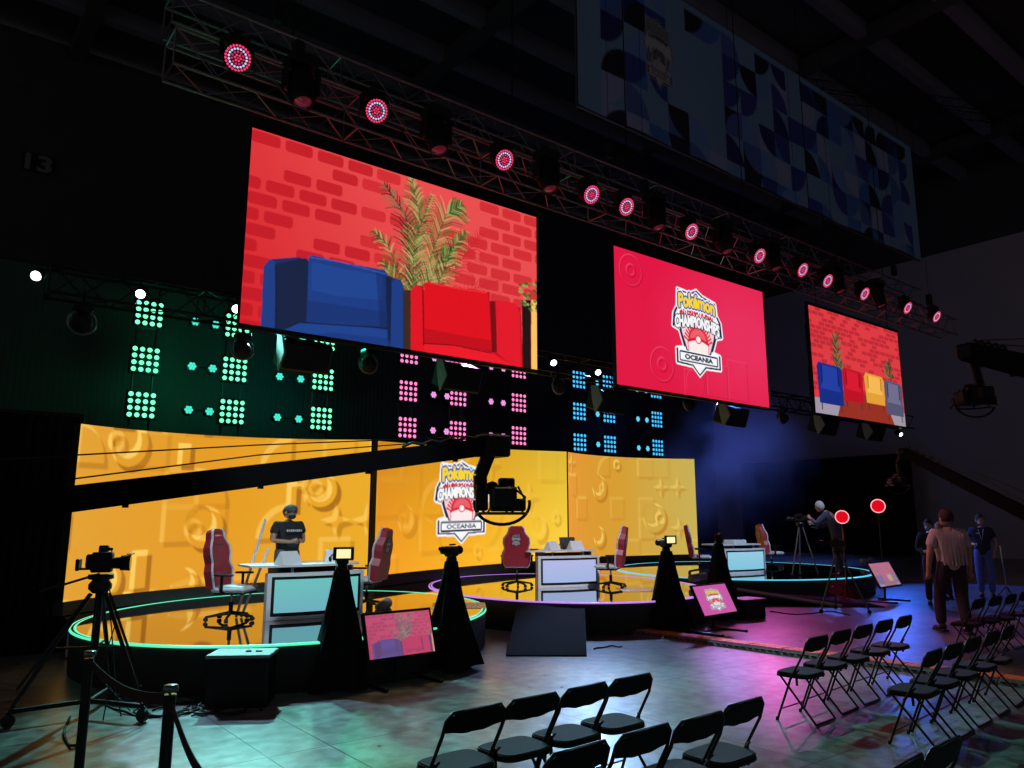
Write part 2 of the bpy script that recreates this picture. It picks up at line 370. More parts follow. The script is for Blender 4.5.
def four_chair_scene(w, h):
    im = Img(w, h, (222, 58, 66)); r = random.Random(8)
    bw, bh = .055, .034
    for j in range(20):
        for i in range(-1, 19):
            x = (i + .5 * (j % 2)) * bw * 1.15; y = j * bh * 1.3
            if r.random() < .55: im.poly([(x, y), (x + bw, y), (x + bw, y + bh), (x, y + bh)], (176, 34, 46), .75)
    im.poly([(0, .86), (.3, .80), (.75, .80), (1, .86), (1, 1), (0, 1)], (160, 150, 165)); im.poly([(.22, 1), (.30, .74), (.76, .74), (.86, 1)], (150, 48, 34))
    g = [(70, 80, 45), (110, 115, 70), (60, 60, 40)]
    for bx, by, hgt, n in ((.26, .56, .36, 26), (.84, .52, .18, 14)):
        for k in range(n):
            t = k / n; y = by - hgt * t; s = .055 * (1 - .3 * t)
            for sg in (-1, 1): im.line([(bx + r.uniform(-.01, .01), y + .03), (bx + sg * s * r.uniform(.5, 1.2), y - r.uniform(0, .06))], .008, g[r.randrange(3)])
    def armchair(x0, x1, y0, y1, c, lt, dk):
        wd = x1 - x0; im.poly([(x0, y0 + .04), (x0 + .02, y0), (x1 - .02, y0 + .01), (x1, y0 + .05), (x1 - .005, y1), (x0 + .01, y1)], c)
        im.poly([(x0 + wd * .22, y0 + .02), (x1 - wd * .2, y0 + .03), (x1 - wd * .22, y0 + (y1 - y0) * .52), (x0 + wd * .2, y0 + (y1 - y0) * .5)], lt)
        im.poly([(x0 + wd * .16, y0 + (y1 - y0) * .5), (x1 - wd * .16, y0 + (y1 - y0) * .52), (x1 - wd * .1, y0 + (y1 - y0) * .66), (x0 + wd * .1, y0 + (y1 - y0) * .64)], lt)
        im.line([(x0 + wd * .18, y0 + .03), (x0 + wd * .18, y0 + (y1 - y0) * .5)], .008, dk); im.line([(x1 - wd * .18, y0 + .03), (x1 - wd * .18, y0 + (y1 - y0) * .52)], .008, dk)
        for q in (x0 + .03, x1 - .03): im.line([(q, y1), (q, y1 + .06)], .010, (60, 50, 50))
    armchair(.04, .30, .52, .90, (22, 44, 130), (34, 62, 160), (12, 22, 70))
    armchair(.30, .52, .52, .84, (190, 16, 36), (214, 26, 48), (120, 8, 20))
    armchair(.54, .77, .52, .82, (226, 160, 56), (244, 184, 84), (170, 110, 30))
    armchair(.77, .99, .55, .90, (84, 84, 112), (110, 110, 140), (48, 48, 70))
    return im.out()
def crest_scene(w, h, base=(224, 22, 66), amb=True):
    im = Img(w, h, base)
    yy, xx = np.mgrid[0:im.h, 0:im.w] / np.array([im.h, im.w])[:, None, None]
    f = np.clip(1.3 - np.hypot((xx - .85) * 1.2, (yy - .45)) * 1.6, 0, 1)[..., None] * .5
    im.a = im.a * (1 - f) + np.array(sRGB(238, 62, 110)) * f
    Hm = np.zeros((im.h, im.w))
    def ring(cx, cy, R):
        for rr, v in ((R, .5), (R * .93, .2), (R * .42, .7), (R * .25, .3)):
            q = im.mask(ell(cx, cy, rr, rr * im.w / im.h))
            if q: Hm[q[0]][q[1]] = v
    ring(.095, .15, .066); ring(.265, .80, .072)
    for x, y, a, b in ((.40, .80, .14, .2), (.55, .72, .14, .26), (.70, .66, .14, .32)):
        q = im.mask([(x, y), (x + a, y), (x + a, y + b), (x, y + b)]); Hm[q[0]][q[1]] += .35
    q = im.mask(ell(.47, .9, .06, .12)); Hm[q[0]][q[1]] += .3
    emboss(im, Hm, base, 1.3, 2, hi=(245, 70, 110), lo=(165, 8, 40))
    logo(im, .503, .492, .160, .315)
    return im.out()
# ------------------------------------------------------------------ LED walls behind the round stages
def arc3(a, b, c, n):
    (ax, ay), (bx, by), (cx, cy) = a, b, c; d = 2 * (ax * (by - cy) + bx * (cy - ay) + cx * (ay - by))
    ux = ((ax * ax + ay * ay) * (by - cy) + (bx * bx + by * by) * (cy - ay) + (cx * cx + cy * cy) * (ay - by)) / d
    uy = ((ax * ax + ay * ay) * (cx - bx) + (bx * bx + by * by) * (ax - cx) + (cx * cx + cy * cy) * (bx - ax)) / d
    r = math.hypot(ax - ux, ay - uy); t0 = math.atan2(ay - uy, ax - ux); t1 = math.atan2(cy - uy, cx - ux)
    if t1 > t0: t1 -= 2 * PI
    t = np.linspace(t0, t1, n); return np.stack([ux + r * np.cos(t), uy + r * np.sin(t)], 1)
DZ = .48
WALLS = {
 'left': dict(p=((1.74, 12.02), (4.1, 13.45), (7.0, 13.42)), zt=(3.08, 3.31), zb=.66, c0=(226, 160, 52), c1=(230, 156, 34), c2=(236, 172, 40)),
 'middle': dict(p=((7.07, 13.28), (10.3, 14.72), (14.30, 15.75)), zt=(3.28, 3.64), zb=.70, c0=(228, 146, 30), c1=(238, 172, 34), c2=(240, 200, 60)),
 'right': dict(p=((14.38, 15.78), (17.4, 16.55), (20.2, 15.98)), zt=(3.64, 3.74), zb=.66, c0=(226, 148, 50), c1=(214, 158, 50), c2=(200, 176, 84))}
for wn, W in WALLS.items():
    n = 300; xy = arc3(*W['p'], n); zt = np.linspace(W['zt'][0], W['zt'][1], n); zb = W['zb']
    pxs = np.array([proj((x, y, zb))[0] for x, y in xy])
    def S(x, y, xy=xy, zt=zt, zb=zb, pxs=pxs, n=n):
        k = float(np.interp(x, pxs, np.arange(n)))
        for _ in range(3):
            i = int(np.clip(k, 0, n - 1)); z = PH(y, (xy[i][0], xy[i][1])); dx = x - proj((xy[i][0], xy[i][1], z))[0]; k += dx / max(.1, (pxs[-1] - pxs[0]) / n)
        i = int(np.clip(k, 0, n - 1)); return k / (n - 1), (zt[i] - z) / (zt[i] - zb)
    Lw = float(np.hypot(*np.diff(xy, axis=0).T).sum()); hgt = float(zt.mean() - zb)
    gw, gh = 330, max(120, int(330 * hgt / Lw)); im = Img(gw, gh, (230, 160, 30))
    u = np.linspace(0, 1, im.w)[None, :, None]; v = np.linspace(0, 1, im.h)[:, None, None]
    c0, c1, c2 = [np.array(sRGB(*W[q])) for q in ('c0', 'c1', 'c2')]
    im.a = np.where(u < .5, c0 * (1 - 2 * u) + c1 * 2 * u, c1 * (2 - 2 * u) + c2 * (2 * u - 1)) * (1 + 0 * v)
    im.a = im.a * (1 - .35 * (v - .5) * (1 if wn != 'right' else -.3) * -1) if wn == 'middle' else im.a
    Hm = np.zeros((im.h, im.w)); A = im.w / im.h
    def put(pts, val, add=False):
        q = im.mask(pts)
        if q: Hm[q[0]][q[1]] = (Hm[q[0]][q[1]] + val) if add else val
    def circ(cx, cy, r, val): put(ell(cx, cy, r, r * A, 36), val)
    r = random.Random({'left': 3, 'middle': 14, 'right': 25}[wn]); T = .105
    rows = int(1 / (T * A)) + 1
    for j in range(rows + 1):
        for i in range(10):
            x, y = i * T, j * T * A; k = r.random()
            if k < .17: put([(x, y), (x + T, y), (x + T, y + T * A), (x, y + T * A)], r.choice([.25, .4]), True)
            elif k < .31:
                sx, sy = r.choice([0, 1]), r.choice([0, 1]); cx, cy = x + sx * T, y + sy * T * A
                a0 = {(0, 0): 0, (1, 0): PI / 2, (1, 1): PI, (0, 1): 1.5 * PI}[(sx, sy)]
                put([(cx, cy)] + ell(cx, cy, T, T * A, 14, a0, a0 + PI / 2), r.choice([.35, .5]), True)
            elif k < .39:                                  # four-point star
                cx, cy = x + T / 2, y + T * A / 2; pts = []
                for q in range(4):
                    a = q * PI / 2; pts.append((cx + .5 * T * math.cos(a), cy + .5 * T * A * math.sin(a))); pts.append((cx + .16 * T * math.cos(a + PI / 4), cy + .16 * T * A * math.sin(a + PI / 4)))
                put(pts, .55, True)
    feats = {'left': [('ring', 118, 444, .030), ('cres', 131, 446, .065), ('bar', 180, 446, 191, 468), ('ring', 194, 531, .03), ('cres', 205, 529, .062), ('bar', 134, 553, 146, 590), ('bar', 288, 484, 297, 512), ('ring', 317, 490, .026), ('cres', 322, 492, .055), ('cres', 108, 582, .05), ('cres', 186, 586, .045)],
             'middle': [('ring', 404, 522, .02), ('cres', 408, 522, .04), ('ring', 478, 552, .02), ('ring', 556, 518, .022), ('cres', 540, 530, .04)],
             'right': [('ring', 617, 466, .026), ('ring', 603, 490, .03), ('cres', 600, 489, .062), ('cres', 655, 519, .075), ('ring', 660, 519, .032), ('cres', 600, 538, .05)]}[wn]
    for ft in feats:
        if ft[0] == 'ring': cx, cy = S(ft[1], ft[2]); circ(cx, cy, ft[3], .9); circ(cx, cy, ft[3] * .55, .1)
        elif ft[0] == 'cres': cx, cy = S(ft[1], ft[2]); R = ft[3]; old = Hm.copy(); circ(cx, cy, R, .9); m = Hm.copy(); Hm[:] = m; q = im.mask(ell(cx - R * .3, cy - R * .3 * A, R * .72, R * .72 * A)); Hm[q[0]][q[1]] = old[q[0]][q[1]] * .5
        else: a = S(ft[1], ft[2]); b = S(ft[3], ft[4]); put([(a[0], a[1]), (b[0], a[1]), (b[0], b[1]), (a[0], b[1])], 1.0)
    for _ in range(2): Hm = (Hm + np.roll(Hm, 1, 0) + np.roll(Hm, 1, 1) + np.roll(Hm, -1, 0) + np.roll(Hm, -1, 1)) / 5
    k = {'left': 1.2, 'middle': .45, 'right': .9}[wn]
    emboss(im, Hm, None, k, 5, hi=(255, 206, 96) if wn != 'right' else (244, 206, 100), lo=(176, 112, 26) if wn != 'right' else (190, 124, 30))
    if wn == 'middle':
        a = S(436, 518); lx = S(461.5, 500); b1 = S(461, 465); b2 = S(461, 539)
        logo(im, lx[0], (b1[1] + b2[1]) / 2 - .005, abs(S(487, 500)[0] - S(436, 500)[0]) / 2, (b2[1] - b1[1]) / 2)
    t = thing('led_wall', f'curved orange-yellow relief-pattern LED wall behind the {wn} round stage', 'led wall', (*xy[n // 2], DZ)); T0 = Matrix.Translation((-xy[n // 2][0], -xy[n // 2][1], -DZ))
    mid = np.array([xy[n // 2][0], xy[n // 2][1], DZ])
    def pos(U, V, xy=xy, zt=zt, zb=zb, n=n, mid=mid):
        k = U * (n - 1); X = np.interp(k, np.arange(n), xy[:, 0]); Y = np.interp(k, np.arange(n), xy[:, 1]); Z0 = np.interp(k, np.arange(n), zt)
        return np.stack([X, Y, Z0 - V * (Z0 - zb)], 1) - mid
    pic_mesh('screen_picture', im.out(), pos, scr, t)
    mb = MB()                                             # cabinet body behind, 12 cm deep
    idx = list(range(0, n, 10)) + [n - 1]; vs = []; fs = []
    for i in idx:
        j = min(i + 1, n - 1); j0 = max(0, j - 1); tx, ty = xy[j] - xy[j0]; L = math.hypot(tx, ty); nx, ny = -ty / L, tx / L
        if nx * 0 + ny < 0: nx, ny = -nx, -ny
        for d, z in ((.004, zb), (.004, zt[i] + .01), (.12, zt[i] + .01), (.12, zb)): vs.append((xy[i][0] + nx * d, xy[i][1] + ny * d, z))
    for a in range(len(idx) - 1):
        for k2 in range(4): fs.append((a * 4 + k2, a * 4 + (k2 + 1) % 4, a * 4 + 4 + (k2 + 1) % 4, a * 4 + 4 + k2))
    fs += [(0, 1, 2, 3), tuple(range(len(vs) - 4, len(vs)))]
    mb.add(vs, fs, black, T=T0); mb.build('cabinet', t)
    mb = MB(); vs = []; 
    for i in idx:
        j = min(i + 1, n - 1); j0 = max(0, j - 1); tx, ty = xy[j] - xy[j0]; L = math.hypot(tx, ty); nx, ny = -ty / L, tx / L
        if ny < 0: nx, ny = -nx, -ny
        for d, z in ((-.01, DZ), (-.01, zb - .002), (.3, zb - .002), (.3, DZ)): vs.append((xy[i][0] + nx * d, xy[i][1] + ny * d, z))
    mb.add(vs, fs, mat('kick_board', (.02, .022, .026), .6, noise=(4, .3)), T=T0); mb.build('kick_board', t)
    if wn == 'left': LW = xy
# ------------------------------------------------------------------ hanging LED screens
PX_ = {}
def flat_screen(A, label, x0, x1, z0, z1, Y=12.0):
    t = thing('hanging_led_screen', label, 'led screen', ((x0 + x1) / 2, Y, z0), group=None)
    w, h = x1 - x0, z1 - z0
    pic_mesh('screen_picture', A, lambda U, V: np.stack([(U - .5) * w, 0 * U, h - V * h], 1), scr, t)
    mb = MB(); mb.box((0, .065, h / 2), (w + .02, .12, h + .02), black)
    for i in range(9):
        for j in range(2): mb.box((-w / 2 + w * (i + .5) / 9, .16, h * (.3 + .4 * j)), (.5, .08, .9), blackm)
    mb.build('cabinet', t)
    mb = MB(); mb.box((0, .05, -.05), (w + .1, .08, .05), blackm, bev=.01); mb.build('bottom_rail', t); mb = MB(); mb.box((0, .05, h + .06), (w + .1, .10, .08), blackm, bev=.01)
    mb.build('hanging_bar', t)
    for q in (-.4, .4):
        mb = MB(); mb.tube([(w * q, .06, h + .08), (w * q, .06, 19 - z0)], .015, blackm, 6); mb.build('hoist_chain', t)
    return t
couch = couch_scene(460, 250)
flat_screen(couch, 'large hanging LED screen showing blue and red armchairs with a palm', 3.83, 10.09, 4.88, 8.29)
crest = crest_scene(400, 222)
flat_screen(crest, 'hanging crimson LED screen with the white crest, middle of the three', 12.5, 18.56, 4.84, 8.2)
four = four_chair_scene(300, 180)
flat_screen(four, 'smallest-looking hanging LED screen, showing four armchairs in a row', 20.97, 26.7, 4.92, 8.26)
# ------------------------------------------------------------------ banner
def banner():
    w, h = 430, 112; im = Img(w, h, (122, 160, 192)); A = im.w / im.h; r = random.Random(21)
    T = .5 / 5.6 / 1.0; tu = 1 / (A * 5.6); tv = 1 / 5.6
    pal = [(34, 40, 110), (70, 120, 190), (150, 165, 200), (22, 24, 50), (110, 150, 205), (52, 70, 150), (84, 110, 176)]
    for j in range(6):
        for i in range(1, 24):
            x, y = i * tu, j * tv + .02
            if 4 <= i <= 6 and 1 <= j <= 3: continue
            if r.random() < .12: continue
            c = pal[r.randrange(len(pal))]; k = r.randrange(4); cx, cy = x + (k in (1, 2)) * tu, y + (k in (2, 3)) * tv; a0 = k * PI / 2
            if r.random() < .35: im.poly([(x, y), (x + tu, y), (x + tu, y + tv), (x, y + tv)], pal[r.randrange(len(pal))])
            im.poly([(cx, cy)] + ell(cx, cy, tu, tv, 12, a0, a0 + PI / 2), c)
    im.poly([(0, 0), (.03, 0), (.03, 1), (0, 1)], (122, 160, 192)); im.poly([(.97, 0), (1, 0), (1, 1), (.97, 1)], (122, 160, 192))
    im.poly([(0, .0), (1, 0), (1, .05), (0, .05)], (122, 160, 192)); 
    logo(im, .168, .45, .032, .20, mono=True)
    x0, x1, z0, z1, Y = 11.9, 30.5, 11.9, 16.75, 12.5
    t = thing('fabric_banner', 'huge dim blue geometric banner hanging above the lighting truss', 'banner', ((x0 + x1) / 2, Y, z0))
    W, Hh = x1 - x0, z1 - z0
    pic_mesh('printed_front', im.out(), lambda U, V: np.stack([(U - .5) * W, .03 * np.sin(U * 40) * V, Hh - V * Hh], 1), printm, t)
    mb = MB(); mb.box((0, .09, Hh / 2), (W, .02, Hh), mat('banner_backing', (.1, .12, .15), .9, noise=(2, .2))); mb.build('backing', t)
    mb = MB(); mb.tube([(-W / 2, .07, Hh + .03), (W / 2, .07, Hh + .03)], .05, alu); mb.tube([(-W / 2, .07, -.02), (W / 2, .07, -.02)], .03, alu); mb.build('pole', t)
    for q in (-.45, -.15, .15, .45):
        mb = MB(); mb.tube([(W * q, .07, Hh), (W * q, .07, 19 - z0)], .012, blackm, 6); mb.build('hanging_cable', t)
banner()
# ------------------------------------------------------------------ the hall
def structure(name, mb): return tag(mb.build(name), kind='structure')
def floor_material():
    m = bpy.data.materials.new('concrete_floor'); m.use_nodes = True; nt = m.node_tree; N = nt.nodes; b = N['Principled BSDF']; L = nt.links.new
    tc = N.new('ShaderNodeTexCoord'); n1 = N.new('ShaderNodeTexNoise'); n1.inputs['Scale'].default_value = .55; n1.inputs['Detail'].default_value = 8
    n2 = N.new('ShaderNodeTexNoise'); n2.inputs['Scale'].default_value = 7; n2.inputs['Detail'].default_value = 8
    L(tc.outputs['Object'], n1.inputs['Vector']); L(tc.outputs['Object'], n2.inputs['Vector'])
    r = N.new('ShaderNodeValToRGB'); r.color_ramp.elements[0].position = .38; r.color_ramp.elements[1].position = .64
    r.color_ramp.elements[0].color = (.06, .065, .065, 1); r.color_ramp.elements[1].color = (.30, .31, .31, 1)
    mm = N.new('ShaderNodeMath'); mm.operation = 'ADD'; m2 = N.new('ShaderNodeMath'); m2.operation = 'MULTIPLY'; m2.inputs[1].default_value = .5
    L(n1.outputs['Fac'], mm.inputs[0]); L(n2.outputs['Fac'], mm.inputs[1]); L(mm.outputs[0], m2.inputs[0]); L(m2.outputs[0], r.inputs['Fac'])
    # slab joints
    mp = N.new('ShaderNodeMapping'); mp.inputs['Location'].default_value = (-2.3, -.7, 0); L(tc.outputs['Object'], mp.inputs['Vector'])
    sx = N.new('ShaderNodeSeparateXYZ'); L(mp.outputs['Vector'], sx.inputs['Vector'])
    def joint(out, per, off, wd):
        a = N.new('ShaderNodeMath'); a.operation = 'ADD'; a.inputs[1].default_value = off; L(out, a.inputs[0])
        w = N.new('ShaderNodeMath'); w.operation = 'PINGPONG'; w.inputs[1].default_value = per / 2; L(a.outputs[0], w.inputs[0])
        c = N.new('ShaderNodeMath'); c.operation = 'LESS_THAN'; c.inputs[1].default_value = wd; L(w.outputs[0], c.inputs[0]); return c.outputs[0]
    js = [joint(sx.outputs['X'], 2.6, 0, .007), joint(sx.outputs['X'], 2.6, -.5, .007), joint(sx.outputs['Y'], 2.6, 0, .006)]
    o = js[0]
    for j in js[1:]:
        mx = N.new('ShaderNodeMath'); mx.operation = 'MAXIMUM'; L(o, mx.inputs[0]); L(j, mx.inputs[1]); o = mx.outputs[0]
    mix = N.new('ShaderNodeMix'); mix.data_type = 'RGBA'; L(o, mix.inputs['Factor']); L(r.outputs['Color'], mix.inputs['A']); mix.inputs['B'].default_value = (.02, .02, .02, 1)
    L(mix.outputs['Result'], b.inputs['Base Color'])
    rr = N.new('ShaderNodeMapRange'); rr.inputs['To Min'].default_value = .22; rr.inputs['To Max'].default_value = .42; L(n2.outputs['Fac'], rr.inputs['Value']); L(rr.outputs['Result'], b.inputs['Roughness'])
    bp = N.new('ShaderNodeBump'); bp.inputs['Strength'].default_value = .16; L(n2.outputs['Fac'], bp.inputs['Height']); L(bp.outputs['Normal'], b.inputs['Normal'])
    return m
mb = MB(); mb.box((17, 8, -.1), (60, 46, .2), floor_material()); structure('floor', mb)
dark = mat('hall_wall_paint', (.05, .05, .055), .9, noise=(1, .2))
mb = MB(); mb.box((17, 30.1, 9.5), (60, .2, 19), dark); structure('wall_back', mb)
greyw = mat('grey_wall_paint', (.42, .37, .42), .9, noise=(.6, .12))
mb = MB(); mb.box((40.1, 11, 7.6), (.2, 38, 15.2), greyw)
mb.box((40.12, 11, 17.2), (.2, 38, 4), dark); structure('wall_right', mb)
mb = MB(); mb.box((17, 8, 19.3), (60, 46, .2), mat('ceiling_sheeting', (.035, .033, .038), .8, noise=(1, .3)))
for i in range(16):
    y = -12 + i * 2.6; mb.box((17, y, 18.9), (60, .35, .6), mat('ceiling_beam', (.16, .15, .18), .7, noise=(1, .2)))
for i in range(5): mb.box((-8 + i * 11, 8, 18.75), (.5, 46, .5), dark)
structure('ceiling', mb)
# painted hall number on the back wall
A = Img(60, 40, (12, 12, 13)); A.fillmask(text_mask(A, '13', lambda x, y: (.1 + .8 * x, .95 - .9 * y)), (120, 120, 120))
p0 = PY(23, 150, 29.9); p1 = PY(54, 176, 29.9)
t = pic_mesh('hall_number_sign', A.out(), lambda U, V: np.stack([(U) * (p1[0] - p0[0]), 0 * U, -V * abs(p0[2] - p1[2])], 1), printm); t.location = p0
tag(t, 'faint grey hall number painted high on the dark back wall', 'sign')
# masking drapes
def drape_panel(name, a, b, h, label, folds=.12, m=cloth, z0=0., group=None, amp=.05):
    a = np.array(a, float); b = np.array(b, float); L = float(np.hypot(*(b - a))); n = int(L / folds) * 4; d = (b - a) / L; nrm = np.array([-d[1], d[0]])
    vs = []; rr = random.Random(int(L * 100))
    for i in range(n + 1):
        q = a + d * L * i / n; o = amp * math.sin(i * PI / 2 + rr.uniform(-.4, .4)) + rr.uniform(-.2, .2) * amp
        for z in (z0, (z0 + h) / 2, z0 + h): vs.append((q[0] + nrm[0] * o - a[0], q[1] + nrm[1] * o - a[1], z))
    fs = [(i * 3 + k, i * 3 + 3 + k, i * 3 + 4 + k, i * 3 + 1 + k) for i in range(n) for k in range(2)]
    t = thing(name, label, 'drape', (a[0], a[1], 0), group=group); mb = MB(); mb.add(vs, fs, m, True); mb.build('curtain', t)
    mb = MB(); mb.tube([(0, 0, z0 + h), (b[0] - a[0], b[1] - a[1], z0 + h)], .03, blackm, 8)
    mb.build('top_pole', t); mb = MB()
    for k in range(max(2, int(L / 4) + 1)):
        f = k / max(1, int(L / 4)); q = (b - a) * f; mb = MB(); mb.tube([(q[0] + nrm[0] * .08, q[1] + nrm[1] * .08, 0), (q[0] + nrm[0] * .08, q[1] + nrm[1] * .08, z0 + h)], .025, blackm, 8); mb.build('upright', t)
    return t
drape_panel('masking_drape', (-9, 18.6), (21.5, 18.6), 7.2, 'wide black drape behind the blinder light columns', m=mat('dark_velour', (.05, .052, .055), .95, spec=.1, noise=(.5, .2)), amp=.006)
drape_panel('masking_drape', (-6, 12.35), (1.78, 12.15), 3.2, 'black drape closing the gap left of the left LED wall')
drape_panel('masking_drape', (38.5, 17.2), (38.5, 27.0), 5.0, 'black drape along the far grey wall right of the stages')
# ------------------------------------------------------------------ stages
deckm = bpy.data.materials.new('gloss_deck'); deckm.use_nodes = True; nt = deckm.node_tree; b = nt.nodes['Principled BSDF']
b.inputs['Base Color'].default_value = (.010, .010, .012, 1); b.inputs['IOR'].default_value = 4.2; b.inputs['Coat Weight'].default_value = 1; b.inputs['Coat IOR'].default_value = 2.4; b.inputs['Coat Roughness'].default_value = .03; b.inputs['Roughness'].default_value = .03
tc = nt.nodes.new('ShaderNodeTexCoord'); nn = nt.nodes.new('ShaderNodeTexNoise'); nn.inputs['Scale'].default_value = 1.6; bp = nt.nodes.new('ShaderNodeBump'); bp.inputs['Strength'].default_value = .015
nt.links.new(tc.outputs['Object'], nn.inputs['Vector']); nt.links.new(nn.outputs['Fac'], bp.inputs['Height']); nt.links.new(bp.outputs['Normal'], b.inputs['Normal'])
mb = MB(); zt = DZ - .01
front = [(1.75, 11.5), (2.5, 11.2), (7.4, 10.9), (14.0, 11.8), (20.6, 12.2), (21.0, 16.4)]
back = [(19.5, 16.6), (17.4, 16.95), (14.36, 16.2), (10.3, 15.1), (7.05, 13.7), (4.1, 13.85), (1.75, 12.5)]
mb.prism(front + back, 0.02, zt, deckm); tag(mb.build('stage_deck'), 'glossy black rear deck joining the three round stages in front of the LED walls', 'stage')
STG = [((4.49, 10.63), 3.0, 'green', (.10, .95, .55), (3.12, 2.64, .78)), ((10.30, 11.50), 3.0, 'purple', (.55, .22, .95), (3.30, 2.62, 1.15)), ((17.30, 12.37), 3.3, 'cyan', (.10, .65, .85), (3.75, 3.20, .65))]
stage_roots = []
for (c, R, cn, ec, el_), pos_n in zip(STG, ('left', 'middle', 'right')):
    t = thing('round_stage', f'{pos_n} round black stage with glossy top and {cn} glowing rim', 'stage', (c[0], c[1], 0), group='round stages'); stage_roots.append(t)
    TS = RZ(el_[2]) @ Matrix.Diagonal((el_[0] / R, el_[1] / R, 1, 1))
    mb = MB(); mb.lathe([(0, DZ + .004), (R - .07, DZ + .004)], deckm, 96, TS, smooth=False); mb.build('stage_top', t)
    mb = MB(); e = emi('rim_' + cn, ec, 1.0)
    mb.lathe([(R - .07, DZ + .002), (R - .065, DZ + .006), (R - .045, DZ + .006), (R - .04, DZ + .002)], e, 96, TS)
    mb.lathe([(R - .012, DZ - .005), (R - .008, DZ + .008), (R + .006, DZ + .006), (R + .012, DZ - .012)], e, 96, TS); mb.build('glowing_rim', t)
    mb = MB(); mb.lathe([(R - .04, DZ + .002), (R - .012, DZ + .001), (R, DZ - .02), (R - .01, .0)], mat('stage_skirt', (.012, .012, .013), .7, noise=(5, .2)), 96, TS)
    mb.build('skirt', t)
# printed floor crest on left and middle stages
fl = Img(150, 150, (240, 235, 238)); fl.poly([(0, 0), (1, 0), (1, .34), (0, .34)], (225, 140, 40)); logo(fl, .5, .5, .36, .46); flo = fl.out()
flp = bpy.data.materials.new('floor_print'); flp.use_nodes = True; bb = flp.node_tree.nodes['Principled BSDF']; at = flp.node_tree.nodes.new('ShaderNodeAttribute'); at.attribute_name = 'picture'
flp.node_tree.links.new(at.outputs['Color'], bb.inputs['Base Color']); bb.inputs['Roughness'].default_value = .3
for t, pq in ((stage_roots[0], PZ(459, 606, DZ)), (stage_roots[1], PZ(641, 590, DZ))):
    cx, cy = pq[0] - t.location.x, pq[1] - t.location.y
    o = pic_mesh('floor_crest', flo, lambda U, V: np.stack([(U - .5) * .8, (.5 - V) * .8, 0 * U + DZ + .008], 1), flp, t); o.location = (cx, cy, 0); o.rotation_euler = (0, 0, -.6)
    o['label'] = 'printed crest on the stage floor'
# front ramp
mb = MB(); a, b2 = (6.30, 8.16), (7.12, 7.50); c2, d2 = (8.45, 8.93), (7.66, 9.62)
mb.add([(*a, 0.0), (*b2, 0.0), (*c2, DZ - .03), (*d2, DZ - .03), (*a, .02), (*b2, .02), (*c2, 0), (*d2, 0)], [(4, 5, 2, 3), (0, 1, 5, 4), (7, 6, 2, 3), (5, 1, 6, 2), (0, 4, 3, 7), (0, 1, 6, 7)], mat('ramp_carpet', (.018, .019, .022), .9, spec=.08, noise=(30, .2)))
tag(mb.build('access_ramp'), 'dark grey carpeted ramp rising to the middle round stage', 'ramp')
mb = MB(); P = [PZ(737, 588.5, .33)[:2], PZ(842, 606, .03)[:2], PZ(885, 606, .03)[:2], PZ(800, 585, .33)[:2]]
mb.add([(*P[0], .30), (*P[1], .02), (*P[2], .02), (*P[3], .30), (*P[0], 0), (*P[1], 0), (*P[2], 0), (*P[3], 0)], [(0, 1, 2, 3), (0, 4, 5, 1), (3, 2, 6, 7), (0, 3, 7, 4), (1, 5, 6, 2), (4, 7, 6, 5)], MATS['ramp_carpet'])
q0, q1 = Vector((*P[0], .31)), Vector((*P[1], .03)); mb.tube([q0, q1], .035, mat('pale_edge_strip', (.4, .38, .45), .5, noise=(4, .1)), 4)
tag(mb.build('access_ramp'), 'long low ramp with a pale edge strip below the right round stage', 'ramp')
# black mat on floor at left
# ------------------------------------------------------------------ box with pale lid
t = thing('equipment_case', 'black box with a pale top standing against the left round stage', 'case', (2.71, 7.72, 0), -.58)
mb = MB(); mb.box((0, .0, .225), (.57, .38, .45), black, bev=.012); mb.build('case_body', t)
mb = MB(); mb.box((0, .0, .465), (.60, .42, .03), mat('pale_top', (.20, .24, .22), .5, noise=(8, .15)), bev=.008); lidp = mb.build('lid', t)
mb = MB(); mb.lathe([(0, .012), (.025, .012), (.03, 0)], black, 12, c=(.05, .0, .48)); mb.box((.15, 0, .485), (.06, .03, .01), black); mb.build('fitting', t)
